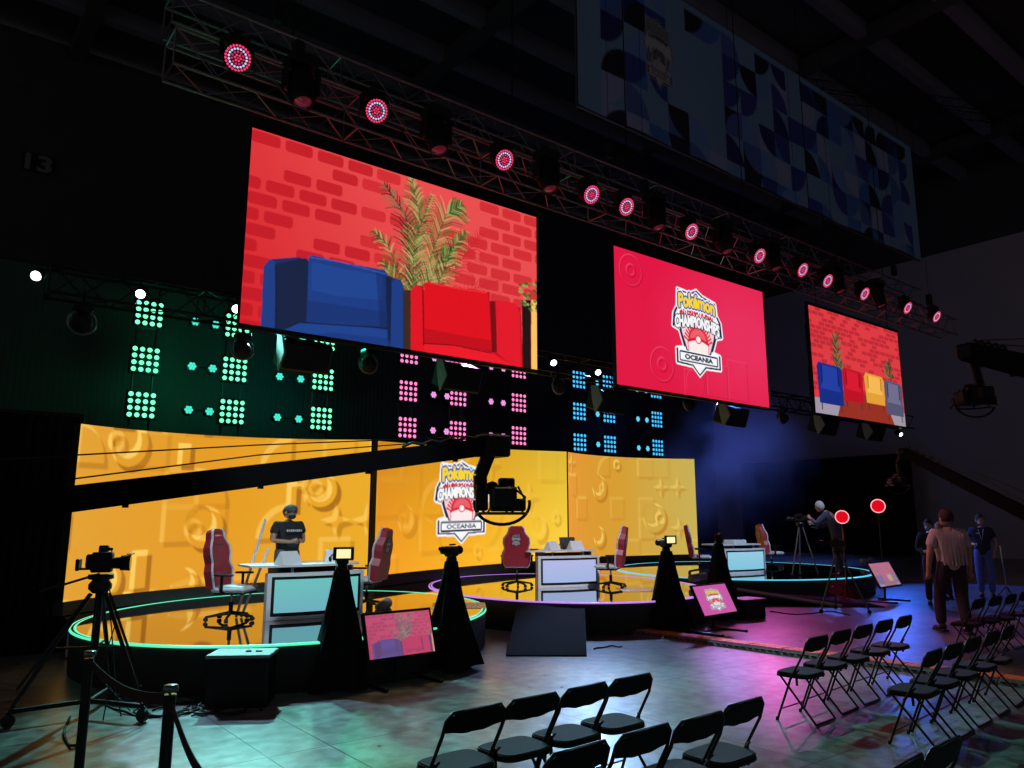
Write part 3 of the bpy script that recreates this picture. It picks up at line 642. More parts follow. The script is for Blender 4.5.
# ------------------------------------------------------------------ desks
dfront = screen_mat('desk_display', 1.0)
def desk(cx, cy, w, label, tint0, tint1, rz, tw=1.25):
    t = thing('presenter_desk', label, 'desk', (cx, cy, DZ + .006), rz, group='presenter desks on the round stages')
    A = Img(40, 16, tint0, 1); f = np.linspace(0, 1, 16)[:, None, None]; A.a = np.array(sRGB(*tint0)) * f + np.array(sRGB(*tint1)) * (1 - f) + A.a * 0
    sag = .10; Rr = (w * w / 4 + sag * sag) / (2 * sag)
    def fy(x): return -(math.sqrt(Rr * Rr - x * x) - (Rr - sag)) - .0
    def curve(x): return -(np.sqrt(Rr * Rr - x * x) - (Rr - sag))
    z0, z1 = .10, .56; hw = w / 2 - .09
    pic_mesh('led_front', A.out(), lambda U, V: np.stack([(U * 2 - 1) * hw, curve((U * 2 - 1) * hw) - .012, z1 - V * (z1 - z0)], 1), dfront, t)
    def band(mb, xa, xb, za, zb, off, m, dep=.03):
        n = 14; vs = []; fs = []
        for i in range(n + 1):
            x = xa + (xb - xa) * i / n; y = fy(x) + off
            vs += [(x, y, za), (x, y, zb), (x, y + dep, zb), (x, y + dep, za)]
        for i in range(n):
            for k in range(4): fs.append((i * 4 + k, i * 4 + (k + 1) % 4, i * 4 + 4 + (k + 1) % 4, i * 4 + 4 + k))
        fs += [(0, 1, 2, 3), tuple(range(n * 4, n * 4 + 4))]; mb.add(vs, fs, m)
    mb = MB(); H = w / 2
    band(mb, -H, H, 0, .05, -.02, white, .10); band(mb, -H, H, .60, .65, -.02, white, .10); band(mb, -H, -H + .05, .05, .60, -.02, white, .10); band(mb, H - .05, H, .05, .60, -.02, white, .10)
    mb.build('front_frame', t)
    mb = MB(); band(mb, -H + .05, H - .05, .05, .60, -.005, black, .05); mb.build('screen_surround', t)
    mb = MB(); pts = [(-tw / 2 + .0, -.02)] + [(tw / 2 * math.sin(a), -.02 - .12 * math.cos(a)) for a in np.linspace(-PI / 2, PI / 2, 18)] + [(tw / 2, .5), (tw / 2 - .2, .66), (-tw / 2 + .2, .66), (-tw / 2, .5)]
    mb.prism([(x - .14, y + .04) for x, y in pts], .735, .765, white); mb.build('tabletop', t)
    for sx in (-.25, .25):
        mb = MB(); mb.tube([(sx * w, .03, .65), (sx * w, .03, .735)], .025, chrome, 10); mb.build('riser', t)
    mb = MB(); side = mat('desk_side', (.045, .045, .05), .6, noise=(4, .2)); mb.box((-w / 2 + .16, .22, .365), (.04, .36, .73), side); mb.box((w / 2 - .16, .22, .365), (.04, .36, .73), side); mb.box((0, .38, .4), (w - .4, .03, .6), side); mb.build('carcass', t); t.scale = (1, 1, .9)
    return t
desk(4.36, 9.78, 1.34, 'white desk with teal display front on the left round stage', (110, 175, 190), (105, 190, 185), -.03, 1.5)
desk(10.12, 11.12, 1.34, 'white desk with pale lilac display front on the middle round stage', (160, 180, 222), (178, 184, 228), -.24, 1.5)
desk(16.05, 11.30, 1.42, 'white desk with light blue display front on the right round stage', (125, 195, 220), (150, 200, 225), -.12, 1.5)
# things on desks
def laptop(x, y, z, rz, label):
    t = thing('laptop', label, 'laptop', (x, y, z), rz)
    mb = MB(); mb.box((0, 0, .01), (.33, .23, .018), blackm, bev=.004); mb.build('keyboard_base', t)
    mb = MB(); T = TR((0, .115, .02), RX(-.30)); mb.box((0, 0, .11), (.33, .012, .22), blackm, T, bev=.004); mb.build('screen_lid', t)
def stand_sign(x, y, z, rz, label):        # white folded card / name board
    t = thing('desk_card', label, 'card', (x, y, z), rz)
    mb = MB(); mb.add([(-.16, -.10, 0), (.16, -.10, 0), (.14, 0, .17), (-.14, 0, .17), (-.16, .10, 0), (.16, .10, 0)], [(0, 1, 2, 3), (3, 2, 5, 4), (0, 3, 4), (1, 5, 2), (0, 4, 5, 1)], white); mb.build('folded_panel', t)
DT = DZ + .006 + .766 * .9
laptop(10.5, 11.5, DT, -.4, 'open black laptop at the right end of the middle desk')
laptop(9.6, 11.65, DT, .6, 'open black laptop at the left end of the middle desk')
stand_sign(9.85, 11.3, DT, .2, 'white wedge card on the left half of the middle desk'); stand_sign(10.38, 11.2, DT, -.1, 'white wedge card in front of the right laptop on the middle desk')
stand_sign(3.98, 9.85, DT, .3, 'white wedge card on the left end of the left desk'); stand_sign(4.75, 10.05, DT, -.3, 'white wedge card on the right end of the left desk')
def headset(x, y, z, label):
    t = thing('headset', label, 'headset', (x, y, z)); mb = MB(); mb.tube([(.08 * math.cos(a), .02, .045 + .07 * math.sin(a)) for a in np.linspace(0, PI, 12)], .008, black, 6); mb.build('headband', t)
    for s in (-1, 1):
        mb = MB(); mb.ball((.08 * s, .02, .04), (.02, .035, .04), rubber, 10); mb.build('ear_cup', t)
headset(4.72, 9.98, DT, 'black headset lying on the left desk in front of the standing man'); headset(10.1, 11.3, DT, 'black headset between the two cards on the middle desk')
mb = MB(); T = TR((15.9, 11.45, DT)); mb.box((0, 0, .05), (.5, .3, .1), white, T, bev=.01); tag(mb.build('white_box'), 'flat white box lying on the right desk', 'box')
# leaning white boards beside left desk
for k, (dx, hh, lab) in enumerate(((0, 1.35, 'taller white lath leaning against the left end of the left desk'), (.10, .95, 'shorter white lath leaning against the left end of the left desk'))):
    a = PZ(236 + k * 5, 618, DZ); a2 = np.array([a[0] + .30, a[1] - .05, DZ + hh * .95]); mb = MB(); mb.tube([(0, 0, 0.01), tuple(a2 - a)], .018, white, 4); o = mb.build('leaning_lath'); o.location = a; tag(o, lab, 'lath')
# ------------------------------------------------------------------ gaming chairs
emb_i = Img(60, 60, (120, 18, 34)); logo(emb_i, .5, .5, .42, .46, mono=True); emb_o = emb_i.out()
def gaming_chair():
    t = thing('gaming_chair', '', 'chair', (0, 0, 0), group='red and white gaming chairs on the round stages')   # faces +Y
    mb = MB(); prof = [(-.25, 0), (-.27, .12), (-.29, .25), (-.24, .36), (-.27, .48), (-.26, .58), (-.17, .70), (-.15, .80), (-.10, .84)]
    Tb = TR((0, -.20, .44), RX(.14))
    out = prof + [(-x, z) for x, z in prof[::-1]]
    n = len(out); vs = []
    for x, z in out: vs.append((x, .035 + .25 * x * x * 2.0, z))
    for x, z in out: vs.append((x * .9, -.05, z * .98))
    fs = [tuple(range(n)), tuple(range(n, 2 * n))[::-1]] + [(i, n + i, n + (i + 1) % n, (i + 1) % n) for i in range(n)]
    mb.add(vs, fs, redl, False, Tb); mb.box((0, .05, .68), (.24, .06, .14), redl, Tb, bev=.02); mb.box((0, .05, .15), (.30, .07, .18), redl, Tb, bev=.025)
    bk = mb.build('backrest', t)
    for s in (-1, 1):
        mb = MB(); mb.tube([(s * abs(x) * 1.0, .045 + .5 * x * x, z) for x, z in prof], .016, whitel, 6, Tb); mb.build('side_piping', t)
    o = pic_mesh('back_emblem', emb_o, lambda U, V: np.stack([-(U - .5) * .2, 0 * U - .056, .68 - V * .24], 1), printm, bk); o.matrix_local = Tb
    mb = MB(); mb.box((0, .05, .44), (.50, .48, .09), whitel, bev=.035); mb.box((0, .05, .395), (.44, .42, .04), black, bev=.01); mb.build('seat', t)
    for s in (-1, 1):
        mb = MB(); mb.box((s * .30, .02, .645), (.07, .26, .03), black, bev=.012); mb.tube([(s * .24, 0, .40), (s * .30, 0, .42), (s * .30, 0, .64)], .02, blackm, 8); mb.build('armrest', t)
    mb = MB(); mb.tube([(0, 0, .10), (0, 0, .26)], .03, black); mb.tube([(0, 0, .26), (0, 0, .38)], .018, chrome); mb.box((0, 0, .375), (.2, .25, .03), blackm); mb.build('gas_lift', t)
    for k in range(5):
        a = 2 * PI * k / 5 + .3; mb = MB(); mb.tube([(0, 0, .11), (.30 * math.cos(a), .30 * math.sin(a), .065)], [.028, .016], black, 8); lg = mb.build('base_leg', t)
        mb = MB(); T = TR((.31 * math.cos(a), .31 * math.sin(a), .03), RZ(a)); mb.tube([(0, -.022, 0), (0, .022, 0)], .03, rubber, 12, T); mb.tube([(0, 0, .02), (0, 0, .05)], .01, blackm, 6, T); mb.build('caster', lg)
    t.scale = (.95, .95, .90); return t
gc = gaming_chair(); gs = [((230, 621), -2.35, 'red gaming chair left of the left desk, backrest to the left'), ((366, 608), .72, 'red gaming chair right of the left desk, beside the LED wall seam'),
      ((517, 587), -.72, 'red gaming chair seen from behind with a grey back emblem, left of the middle desk'), ((611, 588), .62, 'red gaming chair right of the middle desk, facing left'),
      ((700, 574), -2.45, 'red gaming chair left of the right desk, partly behind a draped camera'), ((772, 568), -2.15, 'red gaming chair at the far right of the right stage')]
for i, ((x, y), rz, lab) in enumerate(gs):
    p = PZ(x, y, DZ); loc = (p[0], p[1], DZ + .006)
    if i == 0: gc.location = loc; gc.rotation_euler = (0, 0, rz); gc['label'] = lab
    else: dup(gc, None, loc, rz, lab)
# ------------------------------------------------------------------ folding chairs
def folding_chair():
    t = thing('folding_chair', '', 'chair', group='black padded folding chairs for the audience')   # faces +Y
    fr = blackm; w = .195
    mb = MB(); pts = [(-w, .20, .0), (-w, .03, .40), (-w, -.13, .66), (-w + .005, -.165, .755), (-w + .04, -.18, .80), (w - .04, -.18, .80), (w - .005, -.165, .755), (w, -.13, .66), (w, .03, .40), (w, .20, .0)]
    mb.tube(pts, .0105, fr, 8); mb.build('main_frame', t)
    for s in (-1, 1):
        mb = MB(); mb.tube([(s * (w - .03), .16, .42), (s * (w - .03), -.20, .012)], .0105, fr, 8); mb.build('rear_leg', t)
        mb = MB(); mb.box((s * (w - .015), -.03, .42), (.012, .02, .14), fr); mb.tube([(s * (w - .025), -.06, .50), (s * (w - .01), .05, .39)], .008, fr, 6); mb.build('hinge_link', t)
        mb = MB(); mb.lathe([(0, 0), (.014, 0), (.014, .03), (0, .03)], rubber, 8, c=(s * w, .20, -.0)); mb.build('rubber_foot', t)
    mb = MB(); mb.tube([(-w + .03, -.20, .012), (w - .03, -.20, .012)], .0105, fr, 8); mb.build('rear_foot_bar', t)
    mb = MB(); mb.tube([(-w + .0, .155, .11), (w, .155, .11)], .007, fr, 6); mb.build('front_stretcher', t)
    mb = MB(); n = 16; outline = []                   # padded back: arched top, dipped bottom
    for i in range(n + 1):
        x = -w + .012 + (2 * w - .024) * i / n; u = x / w; outline.append((x, .690 - .030 * (1 - u * u) + .003 * math.cos(3 * PI * u)))
    top = []
    for i in range(n + 1):
        x = w - .015 - (2 * w - .03) * i / n; u = x / w; top.append((x, .80 - .055 * abs(u) ** 4 + .006))
    poly = outline + top; N = len(poly); vs = []
    def yb(z): return -.125 - (z - .655) * .38
    for d in (-.014, .016):
        for x, z in poly: vs.append((x, yb(z) + d, z))
    mb.add(vs, [tuple(range(N)), tuple(range(N, 2 * N))[::-1]] + [(i, N + i, N + (i + 1) % N, (i + 1) % N) for i in range(N)], mat('chair_vinyl', (.008, .007, .008), .7, spec=.15, noise=(20, .2))); mb.build('backrest', t)
    mb = MB(); pts = []
    for a in range(24):
        q = 2 * PI * a / 24; cx = abs(math.cos(q)) ** .45 * (1 if math.cos(q) > 0 else -1); sy = abs(math.sin(q)) ** .45 * (1 if math.sin(q) > 0 else -1); pts.append((cx * (.185 + .012 * sy), .035 + sy * .19))
    mb.prism(pts, .415, .43, black); mb.prism([(x * .98, .035 + (y - .035) * .98) for x, y in pts], .43, .45, seatf); mb.prism([(x * .93, .035 + (y - .035) * .93) for x, y in pts], .45, .457, seatf)
    mb.build('seat', t); t.scale = (1.08, .86, .90)
    return t
fc = folding_chair(); first = True
ORD = ['first', 'second', 'third', 'fourth', 'fifth', 'sixth']
rows = [([(505, 703), (559, 692), (608, 682), (652, 673)], .05, 'in the front-left row of four'), ([(609, 740), (671, 723), (724, 711), (764, 697)], .04, 'in the row nearest the camera'),
        ([(829, 635), (852, 629), (873.5, 624), (894, 619), (913, 615)], .10, 'in the row beside the orange cable ramp'), ([(944, 648.5), (964, 642), (982.5, 636), (1000.5, 630), (1016, 625)], .09, 'in the second row at the right'),
        ([(985.5, 598.5), (1002, 596), (1017, 594), (1031, 591)], .02, 'in the far right row'), ([(925.5, 754), (962, 736)], .06, 'at the bottom right edge')]
for pts, rz, lab in rows:
    for i, (x, y) in enumerate(pts):
        p = PZ(x, y, .72); loc = (p[0] - .20 * math.cos(rz), p[1] + .15, 0); rzz = rz + random.uniform(-.03, .03); l = f'black folding chair, {ORD[i]} from the left {lab}'
        if first: fc.location = loc; fc.rotation_euler = (0, 0, rzz); fc['label'] = l; first = False
        else: dup(fc, None, loc, rzz, l)
# ------------------------------------------------------------------ trusses
def truss(name, a, b, w, h, label, m=alu, nseg=None, group=None):
    a = Vector(a); b = Vector(b); L = (b - a).length; d = (b - a) / L; t = thing(name, label, 'truss', a, group=group)
    side = Vector((0, 0, 1)).cross(d); side = side.normalized() if side.length > .1 else Vector((1, 0, 0)); up = d.cross(side)
    cs = [side * sx * w / 2 + up * sz * h / 2 for sx, sz in ((-1, -1), (1, -1), (1, 1), (-1, 1))]
    for c in cs: mb = MB(); mb.tube([c, c + d * L], .024, m, 8); mb.build('chord', t)
    mb = MB(); n = nseg or int(L / w)
    for i in range(n):
        p, q = d * L * i / n, d * L * (i + 1) / n
        for k in range(4):
            c0, c1 = cs[k], cs[(k + 1) % 4]
            if i % 2: c0, c1 = c1, c0
            mb.tube([p + c0, q + c1], .011, m, 5, caps=False)
            if i % 5 == 0: mb.tube([p + c0, p + c1], .014, m, 5, caps=False)
    mb.build('lacing', t); return t
tA = truss('lighting_truss', (2.15, 10.55, 8.2), (27.3, 10.55, 8.2), .55, .55, 'long front lighting truss carrying the row of moving lights')
tB = truss('lighting_truss', (2.3, 11.6, 9.5), (27.3, 11.6, 9.5), .55, .55, 'upper lighting truss just below the blue banner')
tC = truss('lighting_truss', (1.25, 13.1, 5.36), (29.3, 13.1, 5.36), .45, .45, 'low rear truss behind the hanging LED screens', m=blackm)
for i, (p, lab) in enumerate((((9.4, 9.0, 11.0), 'short diagonal truss rising left of the banner'),)): truss('ceiling_truss', (3.6, 20.0, 17), (p[0], 10.5, 13.0), .4, .4, lab, m=blackm)
truss('ceiling_truss', (22.5, 14.5, 17.6), (40, 6.0, 17.6), .5, .5, 'ceiling truss crossing above the right end of the banner', m=blackm)
for x in (4, 12, 20, 26):
    for y, z, l in ((10.55, 8.5, 'front'), (11.6, 9.8, 'upper')):
        mb = MB(); mb.tube([(0, 0, 0), (0, 0, 19 - z)], .006, blackm, 6); mb.box((0, 0, .5), (.16, .16, .35), black, bev=.02); o = mb.build('chain_hoist'); o.location = (x, y, z)
        tag(o, f'black chain hoist holding the {l} truss, {["leftmost","second from left","third from left","rightmost"][(4,12,20,26).index(x)]}', 'hoist')
# ------------------------------------------------------------------ moving lights
LR = emi('led_red', (1.0, .04, .16), 1.1); LW_ = emi('led_white', (.62, .62, .95), 1.0); LP = emi('led_pink', (.75, .05, .15), .7)
def wash_light(small=False):
    t = thing('wash_light', '', 'stage light', group='round LED wash lights along the front truss')
    mb = MB(); mb.box((0, .0, -.06), (.30, .26, .13), black, bev=.02); mb.box((0, 0, .03), (.08, .06, .08), blackm); mb.build('base', t)
    for s in (-1, 1):
        mb = MB(); mb.box((s * .21, 0, -.22), (.045, .12, .30), black, bev=.015); mb.build('yoke_arm', t)
    mb = MB(); mb.box((0, 0, -.115), (.44, .14, .04), black, bev=.01); mb.build('yoke_top', t)
    ax = Vector((-.05, -.85, -.52)); T = TR((0, 0, -.30), aim(ax))
    mb = MB(); mb.lathe([(0, -.14), (.12, -.14), (.17, -.08), (.185, .04), (.20, .10), (.195, .12), (.17, .115), (0, .115)], black, 28, T)
    hd = mb.build('head', t); mb = MB()
    for R, n, m, r in ((.165, 24, LR, .018), (.122, 18, LW_, .017), (.08, 11, LP, .017), (.04, 6, LR, .016), (0, 1, LP, .016)):
        for k in range(n):
            a = 2 * PI * k / n; mb.lathe([(0, .124), (r, .122), (r, .116)], m, 7, T @ TR((R * math.cos(a), R * math.sin(a), 0)), smooth=False)
    mb.build('led_face', hd); return t
wl = wash_light(); wx = [2.93, 5.12, 7.68, 9.84, 10.83, 12.9, 15.46, 17.35, 18.55, 20.51, 23.11, 25.1]; wz = [8.17, 8.14, 8.10, 8.04, 8.05, 8.02, 8.03, 8.07, 8.02, 8.03, 8.08, 8.14]
names = ['first', 'second', 'third', 'fourth', 'fifth', 'sixth', 'seventh', 'eighth', 'ninth', 'tenth', 'eleventh', 'twelfth']
for i, (x, z) in enumerate(zip(wx, wz)):
    loc = (x, 10.1, z + .36); lab = f'glowing red and white ring wash light, {names[i]} from the left on the front truss'
    if i == 0: wl.location = loc; wl['label'] = lab
    else: dup(wl, None, loc, 0, lab)
def profile_light():
    t = thing('moving_head', '', 'stage light', group='large dark moving heads along the front truss')
    mb = MB(); mb.box((0, 0, -.08), (.44, .36, .18), black, bev=.03); mb.build('base', t)
    for s in (-1, 1):
        mb = MB(); mb.box((s * .25, 0, -.38), (.06, .20, .46), black, bev=.02); mb.build('yoke_arm', t)
    T = TR((0, 0, -.50), aim((0, -.35, -1)))
    mb = MB(); mb.lathe([(0, -.34), (.14, -.34), (.2, -.26), (.21, .0), (.17, .22), (.155, .34), (.14, .345), (.135, .30), (0, .30)], black, 24, T); hd = mb.build('head', t)
    mb = MB(); mb.lathe([(0, .335), (.07, .325), (.132, .30)], mat('front_lens', (.3, .02, .05), .1, coat=1., emit=(.5, .03, .08), es=.12), 20, T); mb.build('front_lens', hd); return t
pl = profile_light(); pxs_ = [(3.97, 'first'), (6.4, 'second'), (8.9, 'third'), (12.0, 'fourth'), (14.4, 'fifth'), (16.4, 'sixth'), (19.5, 'seventh'), (21.8, 'eighth')]
for i, (x, n_) in enumerate(pxs_):
    loc = (x, 10.28, 8.75); lab = f'large dark moving head light, {n_} from the left on the front truss'
    if i == 0: pl.location = loc; pl['label'] = lab
    else: dup(pl, None, loc, 0, lab)
# lights, wedges under the screens
def small_head():
    t = thing('moving_head', '', 'stage light', group='small moving heads on the low rear truss')
    mb = MB(); mb.box((0, 0, -.04), (.26, .22, .10), black, bev=.02); mb.tube([(0, 0, 0), (0, .1, .25)], .02, blackm); mb.build('base', t)
    mb = MB(); mb.tube([(.19 * math.cos(a), 0, -.25 + .19 * math.sin(a)) for a in np.linspace(0, 2 * PI, 22)][:-1], .018, mat('yoke_metal', (.2, .22, .22), .3, .8, noise=(9, .2)), 8, closed=True); mb.build('yoke_ring', t)
    T = TR((0, 0, -.25), aim((-.2, -.9, -.5))); mb = MB(); mb.lathe([(0, -.17), (.09, -.16), (.14, -.05), (.14, .1), (.12, .14), (0, .13)], black, 20, T); mb.build('head', t); return t
sh = small_head(); sp = [(4.14, 4.63, 'left of the hanging wedge speaker under the couch screen'), (6.53, 4.68, 'under the middle of the couch screen'), (1.72, 4.70, 'at the left end of the low rear truss'), (11.36, 4.78, 'in the gap between couch screen and crest screen'), (15.98, 4.80, 'under the crest screen'), (20.38, 4.79, 'left below the four-armchair screen')]
for i, (x, z, l) in enumerate(sp):
    loc = (x, 12.75, z + .25); lab = 'small black moving head ' + l
    if i == 0: sh.location = loc; sh['label'] = lab
    else: dup(sh, None, loc, 0, lab)
def wedge():
    t = thing('hanging_speaker', '', 'speaker', group='wedge speakers hanging below the screens')
    mb = MB(); T = RY(.18); mb.prism([(-.42, .30), (-.42, -.12), (-.1, -.36), (.28, -.30), (.34, .22), (.1, .34)], -.55, .0, black, TR((.45, 0, 0)) @ RX(PI / 2).inverted() @ RZ(0)); 
    mb = MB(); mb.box((.42, 0, 0), (.86, .55, .52), black, TR((0, 0, 0), RX(.35)), bev=.04); mb.build('cabinet', t)
    mb = MB(); P = [(-.16, .30), (.06, .34), (.04, .02), (-.05, -.34), (-.30, -.05)]; P = P[:5]
    mb.add([(-.02, y, z) for y, z in P] + [(-.05, y, z) for y, z in P], [(0, 1, 2, 3, 4), (9, 8, 7, 6, 5)] + [(i, i + 5, (i + 1) % 5 + 5, (i + 1) % 5) for i in range(5)], mat('side_plate', (.16, .2, .2), .5, noise=(5, .2))); mb.build('side_plate', t)
    mb = MB(); mb.tube([(.1, .0, .25), (.1, .25, .75)], .015, blackm, 6); mb.tube([(.7, 0, .25), (.7, .25, .75)], .015, blackm, 6); mb.build('bracket', t); return t
wd = wedge(); ws = [(4.75, 4.62, 'below the left part of the couch screen'), (8.05, 4.62, 'below the red armchair on the couch screen'), (12.35, 4.55, 'below the left corner of the crest screen'), (17.2, 4.60, 'below the right part of the crest screen'), (22.0, 4.70, 'below the left corner of the four-armchair screen'), (25.0, 4.70, 'below the right part of the four-armchair screen')]
for i, (x, z, l) in enumerate(ws):
    loc = (x, 12.6, z); lab = 'black wedge speaker hanging ' + l
    if i == 0: wd.location = loc; wd['label'] = lab
    else: dup(wd, None, loc, 0, lab)
WE = emi('white_beam_lens', (.85, .92, 1.0), 6.0)
def spot_fix():
    t = thing('spotlight', '', 'stage light', group='white spotlights on the low rear truss')
    T = TR((0, 0, -.1), aim((-.35, -.8, -.45))); mb = MB(); mb.lathe([(0, -.2), (.07, -.2), (.085, -.1), (.085, .08), (.075, .08), (.07, .04), (0, .04)], black, 18, T); mb.tube([(0, 0, -.05), (0, .05, .12)], .012, blackm, 6); mb.build('housing', t)
    mb = MB(); mb.lathe([(0, .075), (.045, .072), (.072, .06)], WE, 14, T); mb.build('lens', t); return t
sf = spot_fix(); sfp = [(3.96, 5.28, 'beside the lower left corner of the couch screen'), (2.47, 5.26, 'on the left stretch of the low rear truss'), (1.07, 5.27, 'at the far left end of the low rear truss'), (11.06, 5.27, 'just right of the couch screen'), (12.46, 5.22, 'just left of the crest screen'), (27.5, 4.78, 'below the right corner of the four-armchair screen')]
for i, (x, z, l) in enumerate(sfp):
    loc = (x, 12.6, z + .1); lab = 'small bright white spotlight ' + l
    if i == 0: sf.location = loc; sf['label'] = lab
    else: dup(sf, None, loc, 0, lab)
# ------------------------------------------------------------------ blinder columns
BY = 17.5
def blinder(cn, e, dotc):
    t = thing('led_blinder', '', 'stage light', group=f'{cn} sixteen-cell blinder panels'); mb = MB(); mb.box((0, .05, 0), (.62, .10, .62), black, bev=.015); mb.build('housing', t)
    mb = MB()
    for i in range(4):
        for j in range(4): mb.lathe([(0, .012), (.045, .008), (.053, 0)], e, 8, TR(((i - 1.5) * .148, -.002, (j - 1.5) * .148), RX(PI / 2)), smooth=False)
    mb.build('led_cells', t); return t
def par(cn, e):
    t = thing('pixel_par', '', 'stage light', group=f'small round {cn} lamps between the blinders'); mb = MB(); mb.lathe([(0, 0), (.12, 0), (.13, -.02), (.12, -.14), (0, -.16)], black, 16, RX(PI / 2)); mb.build('housing', t)
    mb = MB(); 
    for k in range(7):
        a = 2 * PI * k / 6; R = 0 if k == 6 else .062; mb.lathe([(0, .008), (.034, 0)], e, 7, TR((R * math.cos(a), -.004, R * math.sin(a)), RX(PI / 2)), smooth=False)
    mb.build('led_face', t); return t
cols = {'green': ((.16, .95, .48), 1.7, [3.63, 5.55, 7.73], [(4.6, 5.05), (6.62, 7.15)], (.06, .80, .60)), 'pink': ((1.0, .22, .52), 1.3, [10.18, 11.8, 13.99], [(10.98, 11.42), (12.95, 13.4)], (.85, .30, .75)), 'blue': ((.06, .50, 1.0), 1.2, [16.47, 17.82, 20.17], [(17.28,), (19.2, 19.65)], (.12, .65, .95))}
zr = [6.2, 5.17, 4.18]; rn = ['top', 'middle', 'bottom']; cnn = ['left', 'centre', 'right']
for cn, (ec, es, bx, sx, pc) in cols.items():
    t0 = blinder(cn, emi('cell_' + cn, ec, es), None); p0_ = par(cn, emi('par_' + cn, pc, 1.1)); f1 = f2 = True
    for i, x in enumerate(bx):
        for j, z in enumerate(zr):
            lab = f'{cn} glowing LED blinder panel, {rn[j]} of the {cnn[i]} {cn} column'; z2 = z + .02 * i
            if f1: t0.location = (x, BY, z2); t0['label'] = lab; f1 = False
            else: dup(t0, None, (x, BY, z2), 0, lab)
        mb = MB(); mb.tube([(0, .14, 7.0), (0, .14, 3.5)], .024, blackm, 8); mb.build('p', None); o = bpy.data.objects[-1] if False else None
    for gi, g in enumerate(sx):
        for si, x in enumerate(g):
            for j, z in enumerate(zr):
                lab = f'small round {cn} lamp, {rn[j]} row, {"left" if si == 0 else "right"} of the pair in the {"left" if gi == 0 else "right"} {cn} gap'
                if f2: p0_.location = (x, BY, z - .02); p0_['label'] = lab; f2 = False
                else: dup(p0_, None, (x, BY, z - .02), 0, lab)
for o in [o for o in bpy.data.objects if o.name.split('.')[0] == 'p']: bpy.data.objects.remove(o)
k = 0
for cn, (ec, es, bx, sx, pc) in cols.items():
    for i, x in enumerate(bx):
        t = thing('light_ladder', f'black ladder frame carrying the {cnn[i]} {cn} blinder column', 'rigging frame', (x, BY + .14, 0))
        mb = MB()
        for s in (-.2, .2): mb.tube([(s, 0, 0.02), (s, 0, 6.9)], .022, blackm, 8)
        mb.build('rail', t); mb = MB()
        for z in np.arange(.4, 6.9, .5): mb.tube([(-.2, 0, z), (.2, 0, z)], .014, blackm, 6)
        mb.build('rungs', t)
        for z in (6.2, 5.17, 4.18): mb = MB(); mb.tube([(-1.1 if i else -.3, 0, z), (.3, 0, z)], .016, blackm, 6); mb.build('cross_bar', t)
        mb = MB(); mb.box((0, 0, .02), (.8, .8, .03), blackm); mb.build('base_plate', t)
# ------------------------------------------------------------------ cameras
def cam_body(par, z, scl=(.66, .66, .66)):
    T = TR((0, 0, z)) @ Matrix.Diagonal((*scl, 1)) @ TR((0, 0, -z)); mb = MB()
    mb.box((0, 0, z + .12), (.16, .34, .20), black, T, bev=.02); mb.box((0, -.2, z + .13), (.12, .12, .14), black, T, bev=.02); mb.box((.02, .05, z + .25), (.03, .22, .03), blackm, T, bev=.01); mb.tube([(.02, -.05, z + .2), (.02, -.05, z + .25)], .01, blackm, 6, T); mb.tube([(.02, .14, z + .2), (.02, .14, z + .25)], .01, blackm, 6, T)
    mb.box((-.10, -.02, z + .24), (.09, .16, .09), black, T, bev=.015)
    b = mb.build('camera_body', par); mb = MB(); mb.tube([(0, .17, z + .11), (0, .30, z + .11), (0, .30, z + .11), (0, .46, z + .11)], [.055, .06, .075, .08], black, 18, T); mb.tube([(0, .462, z + .11), (0, .463, z + .11)], .07, glassl, 18, T)
    mb.build('lens', par); mb = MB(); mb.box((0, .45, z + .2), (.2, .1, .01), black, T @ TR((0, 0, 0)), bev=.003); mb.build('lens_hood', par)
# left pedestal camera
g = PZ(88, 716, 0); t = thing('pedestal_camera', 'black studio video camera on a wheeled tripod at the far left', 'camera', g, -1.9)
cam_body(t, 1.25, (.95, .52, .92)); mb = MB(); mb.lathe([(.0, 1.25), (.11, 1.25), (.11, 1.21), (.07, 1.2), (.10, 1.16), (.10, 1.12), (.06, 1.08), (0, 1.08)], blackm, 16); mb.tube([(.08, 0, 1.26), (.2, -.45, 1.12)], .012, black, 6); mb.build('pan_head', t)
mb = MB(); mb.box((-.02, -.20, 1.34), (.16, .03, .11), black, bev=.01); mb.tube([(-.02, -.2, 1.3), (-.02, -.08, 1.3)], .012, blackm, 6); mb.build('viewfinder', t)
mb = MB(); mb.tube([(0, 0, 1.1), (0, 0, .55)], .035, blackm); mb.build('centre_column', t)
for kk in range(3):
    a = 2 * PI * kk / 3 + .9; ca, sa = math.cos(a), math.sin(a); mb = MB()
    mb.tube([(.07 * ca, .07 * sa, 1.08), (.60 * ca, .60 * sa, .16)], .018, blackm, 8); mb.tube([(.09 * ca - .03 * sa, .09 * sa + .03 * ca, 1.08), (.58 * ca, .58 * sa, .3)], .012, blackm, 6); lg = mb.build('leg', t)
    mb = MB(); mb.tube([(0, 0, .13), (.62 * ca, .62 * sa, .13)], .022, black, 8); mb.tube([(.62 * ca, .62 * sa, .13), (.62 * ca, .62 * sa, .06)], .02, black, 8); dl = mb.build('dolly_arm', t)
    mb = MB(); mb.tube([(.62 * ca - .02 * sa, .62 * sa + .02 * ca, .055), (.62 * ca + .02 * sa, .62 * sa - .02 * ca, .055)], .055, rubber, 14); mb.build('wheel', dl)
    mb = MB(); mb.tube([(.03 * ca, .03 * sa, .6), (.33 * ca, .33 * sa, .62)], .01, blackm, 6); mb.build('spreader', t)
mb = MB()
